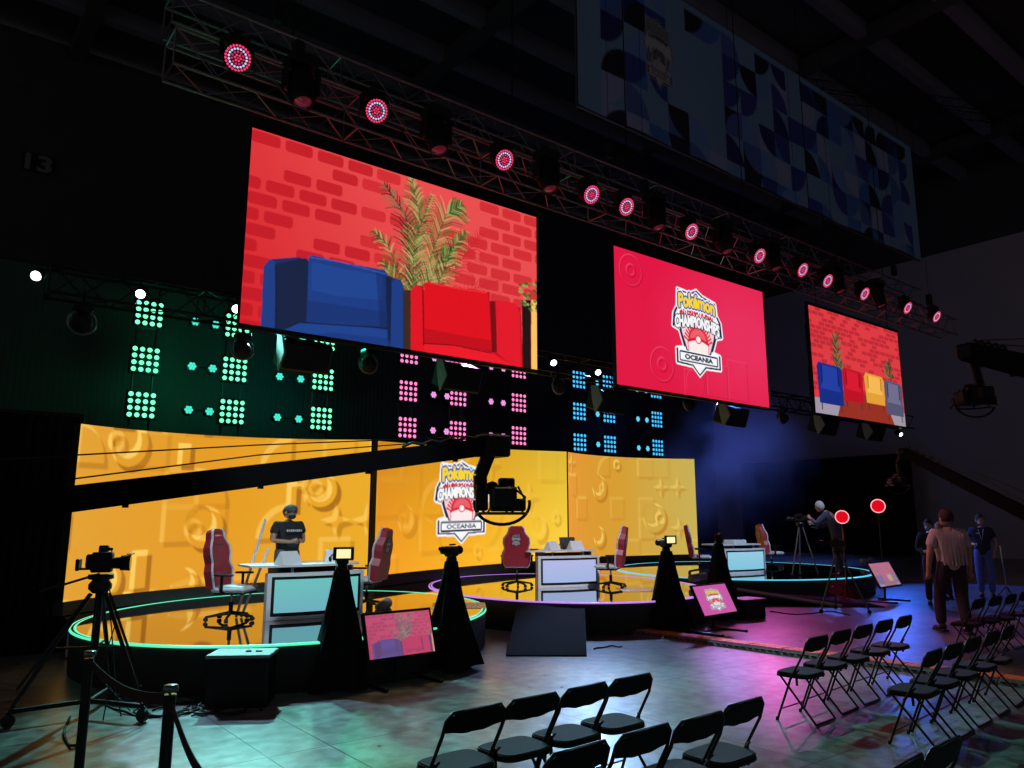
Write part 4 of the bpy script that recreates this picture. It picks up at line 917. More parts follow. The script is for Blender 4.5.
for kk in range(4):
    a = kk * .5; mb.tube([(.06 * math.cos(a), .06 * math.sin(a), 1.2), (.16 * math.cos(a), .16 * math.sin(a), .8), (.2 * math.cos(a * 2), .2 * math.sin(a * 2), .3), (.35 * math.cos(a), .35 * math.sin(a), .02)], .006, rubber, 5)
mb.build('hanging_cable', t)
# draped cameras
lcd = emi('viewfinder_image', (.95, .85, .45), 1.1)
def drape_cone(px, py, ptop, label, rz, r0=.30, mon=False, fat=1.0, camz=None):
    g = PZ(px, py, 0); h = PH(ptop, g); t = thing('draped_camera_tripod', label, 'camera', g, rz)
    mb = MB(); n = 40; vs = []; lv = 9; rr = random.Random(int(px)); ph = [rr.uniform(0, 6) for _ in range(4)]
    for i in range(lv + 1):
        f = i / lv; r = (r0 * (1 - f) ** 1.15 + .075) * fat
        for k in range(n):
            a = 2 * PI * k / n; fo = 1 + (.16 * (1 - f * .6)) * math.sin(5 * a + ph[0] + 2 * f) + .10 * math.sin(9 * a + ph[1] - 3 * f) + .05 * math.sin(14 * a + ph[2]); vs.append((r * fo * math.cos(a), r * fo * math.sin(a), (h - .16) * f + (.03 * math.sin(3 * a + ph[3]) + .03) * (1 - f)))
    fs = [(i * n + k, i * n + (k + 1) % n, (i + 1) * n + (k + 1) % n, (i + 1) * n + k) for i in range(lv) for k in range(n)] + [tuple(range(lv * n, lv * n + n))]
    mb.add(vs, fs, cloth, True); mb.build('drape', t)
    mb = MB(); mb.tube([(0, 0, .2), (0, 0, h - .1)], .03, blackm); mb.lathe([(0, h - .10), (.06, h - .10), (.07, h - .16), (.03, h - .2)], blackm, 12); mb.build('tripod_column', t)
    for k in range(3):
        a = 2 * PI * k / 3; mb = MB(); mb.tube([(0, 0, h * .6), (r0 * .9 * math.cos(a), r0 * .9 * math.sin(a), 0.012)], .012, blackm, 6); mb.build('leg', t)
    z = h - .1
    mb = MB(); mb.box((0, .0, z + .06), (.13, .20, .12), black, bev=.02); mb.box((0, .02, z + .14), (.03, .15, .02), blackm, bev=.006); mb.build('camera_body', t)
    mb = MB(); mb.tube([(0, .1, z + .06), (0, .24, z + .07)], [.04, .055], black, 14); mb.tube([(0, .241, z + .07), (0, .242, z + .07)], .045, glassl, 14); mb.build('lens', t)
    if mon:
        mb = MB(); mb.box((0, -.14, z + .12), (.22, .03, .14), black, bev=.008); m_ = mb.build('monitor', t); mb = MB(); mb.box((0, -.157, z + .12), (.15, .003, .095), lcd); mb.build('monitor_image', m_)
    else:
        mb = MB(); mb.box((0, -.17, z + .08), (.10, .18, .09), black, TR((0, 0, 0)), bev=.02); mb.tube([(0, -.25, z + .1), (0, -.34, z + .1)], .025, black, 10); mb.build('viewfinder', t)
    return t
drape_cone(337, 688, 555, 'draped tripod camera with lit viewfinder in front of the left desk', -.35, .24, True)
drape_cone(450, 668, 548, 'draped tripod camera in front of the seam between left and middle stages', -1.0, .26)
drape_cone(669, 632, 541, 'draped tripod camera with lit viewfinder in front of the middle stage right edge', -.3, .25, True, 1.1)
drape_cone(722, 618, 535, 'draped tripod camera behind the small pink crest monitor', -1.0, .26)
# ------------------------------------------------------------------ monitors
def monitor_on(px4, z0, label, A, dist, cat='monitor', wd=None, stand=True):
    """px4: TL,TR,BR,BL pixel corners; placed at forward distance dist (BL), leaning back"""
    bl = PK(*px4[3], dist); br = PK(*px4[2], dist * 1.0); c = (bl + br) / 2
    return bl, br
def floor_monitor(tl, tr, br, bl, zb, label, A, n=(90, 52), tilt=.35, frame=.03, mat_=scr_dim, standw=.35):
    b0 = PZ(*bl, zb); b1 = PZ(*br, zb); d = b1 - b0; 
    w = float(np.hypot(d[0], d[1])); d[2] = 0; u = d / np.linalg.norm(d); nrm = np.array([u[1], -u[0], 0])         # towards viewer
    if nrm @ (-Fv) < 0: nrm = -nrm
    # height so that the top-left corner is met
    best = None
    for hh in np.linspace(.2, 1.6, 281):
        P = b0 + np.array([0, 0, hh * math.cos(tilt)]) - nrm * hh * math.sin(tilt); e = abs(proj(P)[1] - tl[1])
        if best is None or e < best[0]: best = (e, hh)
    hh = best[1]; rz = math.atan2(u[1], u[0]); c = (b0 + b1) / 2
    t = thing('display_monitor', label, 'monitor', (c[0], c[1], 0), rz)
    T = TR((0, 0, zb), RX(-tilt)); sgn = 1
    mb = MB(); mb.box((0, .022, hh / 2), (w + frame * 2, .04, hh + frame * 2), black, T, bev=.006); mb.build('casing', t)
    o = pic_mesh('picture', A, lambda U, V: np.stack([(U - .5) * w, 0 * U - .0, hh - V * hh], 1), mat_, t); o.matrix_local = T
    mb = MB(); mb.box((0, .07, hh * .4), (w * .3, .05, hh * .3), blackm, T); mb.tube([(0, .12, zb * .9 + hh * .35), (0, .16, .03)], .025, blackm); mb.tube([(-standw, .16, .03), (standw, .16, .03)], .02, blackm)
    for s in (-1, 1): mb.tube([(s * standw, -.22, .02), (s * standw, .42, .02)], .018, blackm)
    st = mb.build('stand', t)
    for s in (-1, 1):
        for yy in (-.22, .42):
            mb = MB(); mb.tube([(s * standw - .015, yy, .022), (s * standw + .015, yy, .022)], .022, rubber, 10); mb.build('caster', st)
    return t
Amon = couch[::3, ::3] * .62 + np.array(sRGB(165, 115, 175)) * .36
floor_monitor((359, 616), (427, 609), (435, 651), (370, 660), .30, 'large floor monitor showing the armchairs between two draped cameras', Amon, tilt=.30)
pk = Img(110, 84, (214, 96, 176)); logo(pk, .5, .5, .23, .36)
floor_monitor((692, 587), (727, 583), (737, 611), (705, 616), .30, 'small pink floor monitor showing the crest, in front of the right-hand draped camera', pk.out(), tilt=.45)
floor_monitor((871, 564), (891, 562), (901, 584), (881, 587), .35, 'small floor monitor with pale picture of armchairs near the ring lights', four[::2, ::2] * .5 + np.array(sRGB(190, 170, 210)) * .4, tilt=.45)
# padded cylinders beside the monitors
cylm = {'dark green': (.02, .10, .07), 'pink': (.45, .2, .35), 'blue': (.08, .16, .55)}
for (x, y, z, ln, ang, cn, lab) in ((384, 606, .52, .34, .7, 'dark green', 'dark green padded microphone blimp behind the large floor monitor'), (698, 578, .62, .5, 0, 'pink', 'pink-lit padded microphone blimp above the pink crest monitor'), (866, 561, .62, .62, .1, 'blue', 'blue-lit padded microphone blimp left of the far floor monitor')):
    p = PZ(x, y, z); t = thing('microphone_blimp', lab, 'microphone', (p[0], p[1], 0), ang); c = mat('blimp_' + cn, (.25, .27, .27), .95, noise=(30, .3)); mb = MB()
    mb.tube([(-ln / 2, 0, z), (-ln / 2 + .03, 0, z), (ln / 2 - .03, 0, z + .03), (ln / 2, 0, z + .03)], [.045, .075, .075, .045], c, 16); mb.build('windshield', t)
    mb = MB(); mb.tube([(0, 0, z - .06), (0, 0, .02)], .012, blackm, 6)
    for k in range(3): mb.tube([(0, 0, .12), (.2 * math.cos(k * 2.1), .2 * math.sin(k * 2.1), .01)], .009, blackm, 6)
    mb.build('stand', t)
# ------------------------------------------------------------------ jib cranes
def jib(a, b, w0, w1, head_off, label, base_xy, ring_r=.28, gscale=1.0, headdir=None):
    """a = near (counterweight) end, b = tip"""
    a = Vector([float(q) for q in a]); b = Vector([float(q) for q in b]); t = thing('camera_crane', label, 'camera crane', (base_xy[0], base_xy[1], 0)); O = Vector((base_xy[0], base_xy[1], 0)); a -= O; b -= O
    d = (b - a).normalized(); side = d.cross(Vector((0, 0, 1))).normalized(); up = side.cross(d)
    def seg(p, q, h0, h1, m=mat('crane_black', (.004, .004, .005), .8, spec=.05, noise=(6, .2))):
        mb = MB(); vs = []
        for P, h in ((p, h0), (q, h1)):
            for sx, sz in ((-1, -1), (1, -1), (1, 1), (-1, 1)): vs.append(P + side * sx * h * .35 + up * sz * h / 2)
        mb.add(vs, [(0, 3, 2, 1), (4, 5, 6, 7)] + [(i, (i + 1) % 4, 4 + (i + 1) % 4, 4 + i) for i in range(4)], m); return mb
    mb = seg(a, b, w0, w1)
    for f in np.arange(.1, 1, .2):
        P = a + (b - a) * f; mb.box(tuple(P - up * (w0 * (1 - f) + w1 * f) * .55), (.05, .05, .03), blackm)
    mb.build('boom_arm', t)
    mb = MB(); k = a.lerp(b, .55) + up * .35
    mb.tube([a + up * (w0 * .6), a.lerp(b, .5) + up * w0 * .9, b + up * w1 * .5], .008, blackm, 5); mb.tube([a + up * w0 * 1.9, a.lerp(b, .5) + up * w0 * 1.35, b + up * w1 * .6], .008, blackm, 5)
    mb.build('stay_wire', t)
    mb = MB(); mb.tube([a.lerp(b, .78 + .2 * i / 9) + up * (w1 * .55 + .04 * (i % 2)) for i in range(10)], .02, rubber, 6); mb.build('cable_bundle', t)
    mb = MB(); mb.tube([b, b + Vector(head_off[0])], .07 * gscale, black, 8); mb.tube([b + Vector(head_off[0]), b + Vector(head_off[1])], .07 * gscale, black, 8); mb.box(tuple(b), (.3 * gscale, .26 * gscale, .22 * gscale), black, bev=.03); mb.build('drop_arm', t)
    hc = b + Vector(head_off[2]); mb = MB(); pts = [hc + Vector((ring_r * math.cos(q) * Rv[0], ring_r * math.cos(q) * Rv[1], ring_r * .75 * math.sin(q) - .06)) for q in np.linspace(PI * .95, PI * 2.05, 20)]
    mb.tube(pts, .016 * gscale, blackm, 6); pts = [hc + Vector((ring_r * .9 * math.cos(q), ring_r * .9 * math.sin(q), -.14 * gscale)) for q in np.linspace(0, 2 * PI, 22)][:-1]; mb.tube(pts, .014 * gscale, blackm, 6, closed=True); mb.build('gimbal_ring', t)
    mb = MB(); s = gscale; T = TR(hc, RZ(-.6)); mb.box((0, 0, 0), (.24 * s, .36 * s, .24 * s), black, T, bev=.03); mb.box((.1 * s, .2 * s, .03 * s), (.12 * s, .1 * s, .2 * s), black, T, bev=.02); mb.box((0, -.05 * s, .17 * s), (.08 * s, .25 * s, .05 * s), black, T, bev=.01); mb.ball((-.1 * s, -.1 * s, .1 * s), .07 * s, black, 10, T); mb.build('camera_body', t)
    mb = MB(); mb.tube([(0, .16 * s, 0), (0, .42 * s, -.01)], [.06 * s, .085 * s], black, 14, T); mb.build('lens', t)
    mb = MB(); mb.tube([(-.24 * s, -.2 * s, .14 * s), (-.24 * s, .2 * s, -.14 * s)], .02 * s, black, 6, T); mb.box((-.2 * s, -.02, -.02), (.12 * s, .26 * s, .2 * s), black, T, bev=.02); mb.build('pan_motor', t)
    mb = MB()
    for q_ in range(5): mb.tube([(.16 * s * math.cos(q_ * 1.3), .2 * s * math.sin(q_ * 1.3), .12 * s), (.26 * s * math.cos(q_ * 1.3 + .5), .26 * s * math.sin(q_ * 1.3 + .5), .02), (.2 * s * math.cos(q_ * 1.3 + 1), .22 * s * math.sin(q_ * 1.3 + 1), -.13 * s)], .012 * s, rubber, 5, T)
    mb.box((.0, -.26 * s, .02), (.2 * s, .14 * s, .18 * s), black, T, bev=.02); mb.box((.05 * s, .1 * s, .16 * s), (.16 * s, .12 * s, .10 * s), black, T, bev=.02); mb.box((.16 * s, -.1 * s, -.06 * s), (.12 * s, .2 * s, .12 * s), black, T, bev=.02); mb.build('head_fittings', t)
    # pivot base under the near part of the arm
    piv = a.lerp(b, .0); mb = MB(); mb.tube([(piv.x, piv.y, .1), (piv.x, piv.y, piv.z)], .08, black, 12); mb.box((piv.x, piv.y, piv.z), (.4, .4, .4), blackm, bev=.05); mb.build('pedestal', t)
    for kk in range(3):
        q = 2 * PI * kk / 3; mb = MB(); mb.tube([(piv.x, piv.y, .7), (piv.x + .7 * math.cos(q), piv.y + .7 * math.sin(q), .03)], .035, black, 8); mb.build('leg', t)
    mb = MB(); e = a - d * .9; 
    for i in range(4): mb.tube([e + d * .08 * i, e + d * (.08 * i + .06)], .2, blackm, 14)
    mb.tube([e, a], .05, black, 8); mb.build('counterweight', t)
    return t
tip = PK(492, 446, 10.6); near = PK(-160, 528, 5.88)
c1 = PK(480, 476, 10.5) - tip; c2_ = PK(481, 498, 10.4) - tip; c3 = PK(502, 499, 10.4) - tip
jib(near, tip, .245, .24, (tuple(c1), tuple(c2_), tuple(c3)), 'long black camera crane arm stretching across the left LED wall', (near[0], near[1]), .38, 1.4)
tip = PK(903, 452, 13.5); near = PK(1110, 556, 10.5)
jib(near, tip, .2, .16, (tuple(PK(898, 463, 13.5) - tip), tuple(PK(900, 478, 13.5) - tip), tuple(PK(897, 481, 13.5) - tip)), 'black camera crane arm sloping down to the right edge, head above the ring lights', (near[0], near[1]), .22, .6)
tip = PK(968, 352, 9.5); near = PK(1160, 398, 7.5)
jib(near, tip, .30, .24, (tuple(PK(974, 364, 9.5) - tip), tuple(PK(980, 386, 9.5) - tip), tuple(PK(974, 397, 9.5) - tip)), 'upper camera crane against the grey wall at the right edge', (near[0], near[1]), .26, .85)
# ------------------------------------------------------------------ stanchions
post_m = mat('post_metal', (.03, .045, .04), .25, .9, noise=(8, .3))
def post(p, lab, r=.027):
    t = thing('barrier_post', lab, 'barrier post', (p[0], p[1], 0)); mb = MB(); mb.tube([(0, 0, .02), (0, 0, .96)], r, post_m, 18); mb.build('tube', t)
    mb = MB(); mb.lathe([(0, 1.0), (r + .004, 1.0), (r + .008, .985), (r + .008, .975), (r, .97)], mat('post_cap', (.12, .2, .17), .3, .6, noise=(8, .1)), 18); mb.build('cap', t); mb = MB(); mb.lathe([(0, .03), (.05, .03), (.16, .015), (.17, 0), (0, 0)], post_m, 24); mb.build('foot', t)
pa, pb = PZ(90, 651, 1.0), PZ(171, 685, 1.0); post(pa, 'dark metal barrier post nearer the left camera'); post(pb, 'shorter-looking dark barrier post nearer the black box')
belt = mat('belt_webbing', (.03, .008, .008), .8, noise=(30, .2))
pc_ = PK(222, 790, 2.6)
for q0, q1, lab in ((pa, pb, 'dark retractable belt between the two barrier posts'), (pb, pc_, 'dark retractable belt running from the right barrier post out of the bottom edge')):
    mb = MB(); vs = []; n = 12; d = q1 - q0
    for i in range(n + 1):
        f = i / n; P = q0 + d * f; z = (.965 if lab[-4:] != 'edge' else (.965 + (q1[2] - .965) * f)) - .06 * math.sin(PI * f)
        nx = np.array([-d[1], d[0], 0]) / np.linalg.norm(d[:2]) * .0015
        vs += [tuple(np.array([P[0], P[1], z]) + nx - q0), tuple(np.array([P[0], P[1], z - .05]) + nx - q0), tuple(np.array([P[0], P[1], z - .05]) - nx - q0), tuple(np.array([P[0], P[1], z]) - nx - q0)]
    mb.add(vs, [(i * 4 + k, i * 4 + (k + 1) % 4, i * 4 + 4 + (k + 1) % 4, i * 4 + 4 + k) for i in range(n) for k in range(4)], belt); o = mb.build('barrier_belt'); o.location = q0; tag(o, lab, 'belt')
# ------------------------------------------------------------------ cable ramp
orange = mat('orange_plastic', (.95, .20, .05), .5, noise=(12, .2))
a, b2 = PZ(638, 633, 0), PZ(1075, 692, 0); a = a[:2]; b2 = b2[:2]; d = (b2 - a); L = float(np.hypot(*d)); u = d / L; ang = math.atan2(u[1], u[0])
nseg = int(L / .5); first = None
def cable_seg():
    t = thing('cable_protector', '', 'cable ramp', group='orange-lidded cable ramp segments')
    mb = MB(); w = .22; mb.add([(0, -w, 0), (0, -w * .6, .06), (0, w * .6, .06), (0, w, 0), (.49, -w, 0), (.49, -w * .6, .06), (.49, w * .6, .06), (.49, w, 0)], [(0, 1, 5, 4), (1, 2, 6, 5), (2, 3, 7, 6), (0, 4, 7, 3), (0, 3, 2, 1), (4, 5, 6, 7)], mat('ramp_rubber', (.14, .12, .13), .7, noise=(20, .3)))
    for i in range(5):
        for s in (-1, 1): mb.box((.05 + i * .098, s * w * .80, .034), (.05, .05, .012), rubber, TR((0, 0, 0)))
    mb.build('ramp_body', t); mb = MB(); mb.box((.245, 0, .064), (.48, w * 1.15, .012), orange, bev=.003)
    for i in range(6): mb.box((.045 + i * .08, 0, .071), (.03, w * .7, .004), orange)
    mb.build('lid', t); return t
cs_ = cable_seg()
for i in range(nseg):
    P = a + u * (.5 * i); lab = f'orange-lidded cable ramp segment, number {i + 1} from its end by the draped camera'
    if i == 0: cs_.location = (P[0], P[1], 0); cs_.rotation_euler = (0, 0, ang); cs_['label'] = lab
    else: dup(cs_, None, (P[0], P[1], 0), ang, lab)
# ------------------------------------------------------------------ floor cables
def cable(pts, lab, z=.012, r=.011, m=rubber):
    P = [PZ(x, y, 0) for x, y in pts]; Q = []
    for i in range(len(P) - 1):
        p0_, p1_, p2_, p3_ = P[max(i - 1, 0)], P[i], P[i + 1], P[min(i + 2, len(P) - 1)]
        for f in np.linspace(0, 1, 8)[:-1]:
            Q.append(.5 * ((2 * p1_) + (-p0_ + p2_) * f + (2 * p0_ - 5 * p1_ + 4 * p2_ - p3_) * f * f + (-p0_ + 3 * p1_ - 3 * p2_ + p3_) * f ** 3))
    Q.append(P[-1]); o_ = Q[0].copy(); mb = MB(); mb.tube([(q[0] - o_[0], q[1] - o_[1], z + (.006 * math.sin(i))) for i, q in enumerate(Q)], r, m, 6); o = mb.build('floor_cable'); o.location = (o_[0], o_[1], 0); tag(o, lab, 'cable')
cable([(205, 700), (180, 705), (150, 702), (148, 715), (175, 716), (205, 708), (190, 698)], 'black cable loop on the floor left of the black box')
cable([(212, 708), (222, 715), (240, 714), (248, 706)], 'black cable loop in front of the black box')
rc = random.Random(5)
for k_ in range(7):
    x_, y_ = rc.uniform(135, 235), rc.uniform(692, 712); w_ = rc.uniform(14, 34)
    cable([(x_ + w_ * math.cos(q_ * .9 + k_), y_ + w_ * .22 * math.sin(q_ * .9 + k_) + q_ * .6) for q_ in range(7)], f'black cable coil, {ORD[k_] if k_ < 6 else "last"} of the heap on the floor left of the black box', r=.009)
cable([(95, 700), (120, 712), (150, 718), (185, 712), (205, 704)], 'long black cable running from the left camera to the black box')
cable([(70, 718), (64, 735), (72, 748), (85, 738)], 'thin cable drooping beside the left camera dolly')
cable([(130, 695), (150, 692), (175, 697), (200, 694)], 'black cable on the floor against the left stage skirt')
cable([(594, 650), (610, 647), (622, 648)], 'short black cable end on the floor right of the middle ramp')
cable([(770, 612), (800, 615), (830, 612), (850, 616)], 'black cable around the tripod feet near the right stage')
# ------------------------------------------------------------------ ring lights and stands
RE = emi('ring_glow', (1.0, .10, .13), 1.6); RI = emi('ring_inner', (.75, .0, .01), 1.0); RWh = emi('ring_edge', (1.0, .38, .42), 1.3)
for (x, y, by, lab, r) in ((842, 517, 604, 'glowing red round light beside the camera operator', .145), (878, 506, 586, 'higher glowing red round light on the stand behind the camera operator', .19)):
    xb = x
    for _ in range(8): g = PZ(xb, by, 0); z = PH(y, g); xb += x - proj((g[0], g[1], z))[0]
    t = thing('round_tally_light', lab, 'lamp', g, math.atan2(-Fv[0], Fv[1]) - .35)
    T = TR((0, 0, z), RX(PI / 2)); mb = MB(); mb.lathe([(0, -.03), (r, -.03), (r, .0)], black, 28, T); mb.build('housing', t); mb = MB(); mb.lathe([(0, .004), (r * .86, .004)], RI, 28, T, smooth=False); mb.build('red_face', t); mb = MB(); mb.lathe([(r * .86, .004), (r * .93, .02), (r, .0)], RWh, 28, T); mb.build('bright_rim', t)
    mb = MB(); mb.tube([(0, .05, .02), (0, .05, z)], .022, blackm, 8)
    for k in range(3): mb.tube([(0, .05, .5), (.35 * math.cos(k * 2.09), .05 + .35 * math.sin(k * 2.09), .015)], .014, blackm, 6)
    if by < 600: mb.tube([(-.28, .03, z - .42), (.28, .03, z - .36)], .022, blackm, 6)
    mb.build('stand', t)
# ------------------------------------------------------------------ people
def skinmesh(name, verts, edges, rad, m, parent, sub=2, extra=None):
    me = bpy.data.meshes.new(name); me.from_pydata(verts, edges, []); o = bpy.data.objects.new(name, me); COL.objects.link(o)
    md = o.modifiers.new('s', 'SKIN'); md.use_smooth_shade = True
    for i, r in enumerate(rad):
        sv = me.skin_vertices[0].data[i]; sv.radius = r if isinstance(r, tuple) else (r, r); sv.use_root = (i == 0)
    s2 = o.modifiers.new('u', 'SUBSURF'); s2.levels = sub; s2.render_levels = sub
    bpy.context.view_layer.update(); ev = o.evaluated_get(bpy.context.evaluated_depsgraph_get()); nm = bpy.data.meshes.new_from_object(ev)
    o.modifiers.clear(); vs = [v.co.copy() for v in nm.vertices]; fs = [tuple(p.vertices) for p in nm.polygons]; bpy.data.objects.remove(o); bpy.data.meshes.remove(me); bpy.data.meshes.remove(nm)
    mb = MB(); mb.add(vs, fs, m, True)
    if extra: extra(mb)
    return mb.build(name, parent)
def person(loc, rz, s, label, J, shirt, trousers, hairc, hair='short', skinm=skin, sleeve=.5, mask=None, shoes=black, back_detail=None, scale_w=1.0, hat=None, glow=None):
    """faces +Y locally; J = joint dict in metres for a 1.75 m body"""
    t = thing('person', label, 'person', loc, rz); t.scale = (s * scale_w, s * scale_w, s)
    B = dict(pelvis=(0, 0, .95), waist=(0, 0, 1.08), chest=(0, .01, 1.30), neck0=(0, 0, 1.46), neck=(0, .01, 1.52), head=(0, .02, 1.64),
             hipL=(-.09, 0, .90), kneeL=(-.10, .02, .49), ankL=(-.10, -.02, .08), toeL=(-.11, .12, .035), hipR=(.09, 0, .90), kneeR=(.10, .02, .49), ankR=(.10, -.02, .08), toeR=(.11, .12, .035),
             shL=(-.175, 0, 1.42), elL=(-.22, -.03, 1.13), wrL=(-.23, .03, .88), haL=(-.23, .05, .80), shR=(.175, 0, 1.42), elR=(.22, -.03, 1.13), wrR=(.23, .03, .88), haR=(.23, .05, .80))
    B.update({k: v for k, v in J.items() if k not in ('look', 'tucked')}); B = {k: Vector(v) for k, v in B.items()}
    ks = ['pelvis', 'waist', 'chest', 'neck0', 'neck', 'hipL', 'kneeL', 'ankL', 'toeL', 'hipR', 'kneeR', 'ankR', 'toeR', 'shL', 'elL', 'wrL', 'haL', 'shR', 'elR', 'wrR', 'haR']; ix = {k: i for i, k in enumerate(ks)}
    ed = [('pelvis', 'waist'), ('waist', 'chest'), ('chest', 'neck0'), ('neck0', 'neck'), ('pelvis', 'hipL'), ('hipL', 'kneeL'), ('kneeL', 'ankL'), ('ankL', 'toeL'), ('pelvis', 'hipR'), ('hipR', 'kneeR'), ('kneeR', 'ankR'), ('ankR', 'toeR'), ('chest', 'shL'), ('shL', 'elL'), ('elL', 'wrL'), ('wrL', 'haL'), ('chest', 'shR'), ('shR', 'elR'), ('elR', 'wrR'), ('wrR', 'haR')]
    rad = dict(pelvis=(.14, .11), waist=(.13, .10), chest=(.155, .115), neck0=.07, neck=.055, hipL=.085, kneeL=.058, ankL=.04, toeL=.035, hipR=.085, kneeR=.058, ankR=.04, toeR=.035, shL=.062, elL=.044, wrL=.030, haL=.03, shR=.062, elR=.044, wrR=.030, haR=.03)
    hd = B['head']; look = Vector(J.get('look', (0, 1, 0))).normalized()
    def extra(mb):
        T = TR(hd, look.to_track_quat('Y', 'Z').to_matrix().to_4x4())
        mb.ball((0, 0, .01), (.075, .095, .115), skin_, 20, T); mb.ball((0, .03, -.055), (.058, .062, .055), skin_, 14, T)
        mb.add([(-.014, .088, -.02), (.014, .088, -.02), (0, .118, -.022), (0, .09, .022)], [(0, 2, 3), (2, 1, 3), (0, 1, 2)], skin_, True, T)
        for q in (-1, 1):
            mb.ball((q * .076, -.005, -.01), (.012, .022, .032), skin_, 8, T); mb.ball((q * .03, .086, .015), (.013, .009, .008), mat('eye_white', (.6, .6, .6), .3, noise=(5, .05)), 8, T); mb.ball((q * .03, .0935, .015), (.006, .004, .006), black, 8, T); mb.box((q * .03, .09, .033), (.03, .006, .006), mat(hairc[0], hairc[1], .8, noise=(40, .3)), T)
        mb.ball((0, .082, -.05), (.024, .008, .007), mat('lips', (.35, .1, .09), .5, noise=(9, .1)), 8, T)
        for wr, ha in (('wrL', 'haL'), ('wrR', 'haR')):
            w_, h_ = B[wr], B[ha]; d = (h_ - w_).normalized(); sd = d.cross(Vector((0, 1, 0.2))).normalized(); nn_ = sd.cross(d)
            P0 = w_ + d * .05
            mb.tube([w_, w_ + d * .04, h_ + d * .01], [.026, .036, .034], skin_, 8)
            for k in range(4):
                b0 = h_ + sd * (k - 1.5) * .017; l = (.06, .07, .065, .05)[k]; mb.tube([b0, b0 + d * l * .5, b0 + d * l * .85 + nn_ * .02], [.0095, .009, .007], skin_, 6)
            mb.tube([w_ + d * .03 + sd * .025, w_ + d * .06 + sd * .05, w_ + d * .09 + sd * .05 + nn_ * .012], [.011, .010, .008], skin_, 6)
    skin_ = skinm
    skinmesh('body', [tuple(B[k]) for k in ks], [(ix[a_], ix[b_]) for a_, b_ in ed], [rad[k] for k in ks], skin_, t, 2, extra)
    # shirt
    def lerp(a_, b_, f): return B[a_].lerp(B[b_], f)
    hem = B['pelvis'] + Vector((0, 0, -.12)) if not J.get('tucked') else B['pelvis'] + Vector((0, 0, .03))
    vs = [hem, B['waist'], B['chest'], B['neck0'], B['shL'], lerp('shL', 'elL', sleeve), B['shR'], lerp('shR', 'elR', sleeve)]; rr = [(.175, .145), (.165, .135), (.18, .145), .085, .082, .072, .082, .072]
    e_ = [(0, 1), (1, 2), (2, 3), (2, 4), (4, 5), (2, 6), (6, 7)]
    if sleeve > 1: vs[5] = B['elL']; vs[7] = B['elR']; vs += [lerp('elL', 'wrL', .9), lerp('elR', 'wrR', .9)]; rr[5] = rr[7] = .06; rr += [.045, .045]; e_ += [(5, 8), (7, 9)]
    skinmesh('shirt', [tuple(v) for v in vs], e_, rr, shirt, t, 2, back_detail)
    vs = [B['waist'] + Vector((0, 0, .02)), B['pelvis'], B['hipL'], B['kneeL'], lerp('kneeL', 'ankL', .95), B['hipR'], B['kneeR'], lerp('kneeR', 'ankR', .95)]
    skinmesh('trousers', [tuple(v) for v in vs], [(0, 1), (1, 2), (2, 3), (3, 4), (1, 5), (5, 6), (6, 7)], [(.15, .12), (.165, .135), .108, .080, .066, .108, .080, .066], trousers, t, 2)
    for q in 'LR':
        a_, b_ = B['ank' + q], B['toe' + q]; mb = MB(); d = (b_ - a_); d.z = 0; d.normalize(); T = TR((a_.x, a_.y, 0), d.to_track_quat('Y', 'Z').to_matrix().to_4x4())
        mb.box((0, .04, a_.z - .045), (.09, .27, .03), rubber, T, bev=.012); mb.ball((0, .055, a_.z - .02), (.046, .135, .042), shoes, 12, T); mb.ball((0, -.02, a_.z + .01), (.045, .06, .05), shoes, 10, T); mb.build('shoe', t)
    T = TR(hd, look.to_track_quat('Y', 'Z').to_matrix().to_4x4()); hm = mat(hairc[0], hairc[1], .8, noise=(40, .3)); mb = MB()
    vs = []; fs = []; n = 20; lv = 9
    for i in range(lv):
        e = PI / 2 - i * (PI / 2 + .55) / (lv - 1)
        for k in range(n):
            a_ = 2 * PI * k / n; fr = max(0, math.sin(a_)); el = max(e, .35 * fr - (1 - fr) * .55 if hair == 'short' else .3 * fr - (1 - fr) * 1.0)
            w_ = 1 + .025 * math.sin(7 * a_ + 3 * i); vs.append((.084 * math.cos(el) * math.cos(a_) * w_, (-.004 + .103 * math.cos(el) * math.sin(a_) * w_), .018 + .122 * math.sin(el)))
    fs = [(i * n + k, i * n + (k + 1) % n, (i + 1) * n + (k + 1) % n, (i + 1) * n + k) for i in range(lv - 1) for k in range(n)]
    mb.add(vs, fs, hm, True, T); mb.build('hair' if hat is None else 'cap', t)
    if hat is not None:
        mb = MB(); mb.lathe([(.0, .142), (.05, .13), (.085, .08), (.092, .035), (.09, .03)], hat, 20, T); mb.build('cap_crown', t)
    if mask is not None: mb = MB(); mb.ball((0, .055, -.045), (.062, .06, .052), mask, 14, T); mb.build('face_mask', t)
    return t
tee = mat('black_tee', (.018, .018, .022), .9, noise=(14, .3)); greyt = mat('grey_trousers', (.09, .11, .15), .9, noise=(14, .2)); blk = mat('black_face_mask', (.02, .02, .025), .8, noise=(20, .2))
def tee_print(mb):
    for i in range(8): mb.box((-.105 + i * .03, .152, 1.325), (.02, .006, .036 if i % 3 else .028), mat('tee_print', (.7, .7, .75), .8, noise=(9, .1)))
g = PZ(289, 606, DZ)
mp = PZ(284, 611, DZ)
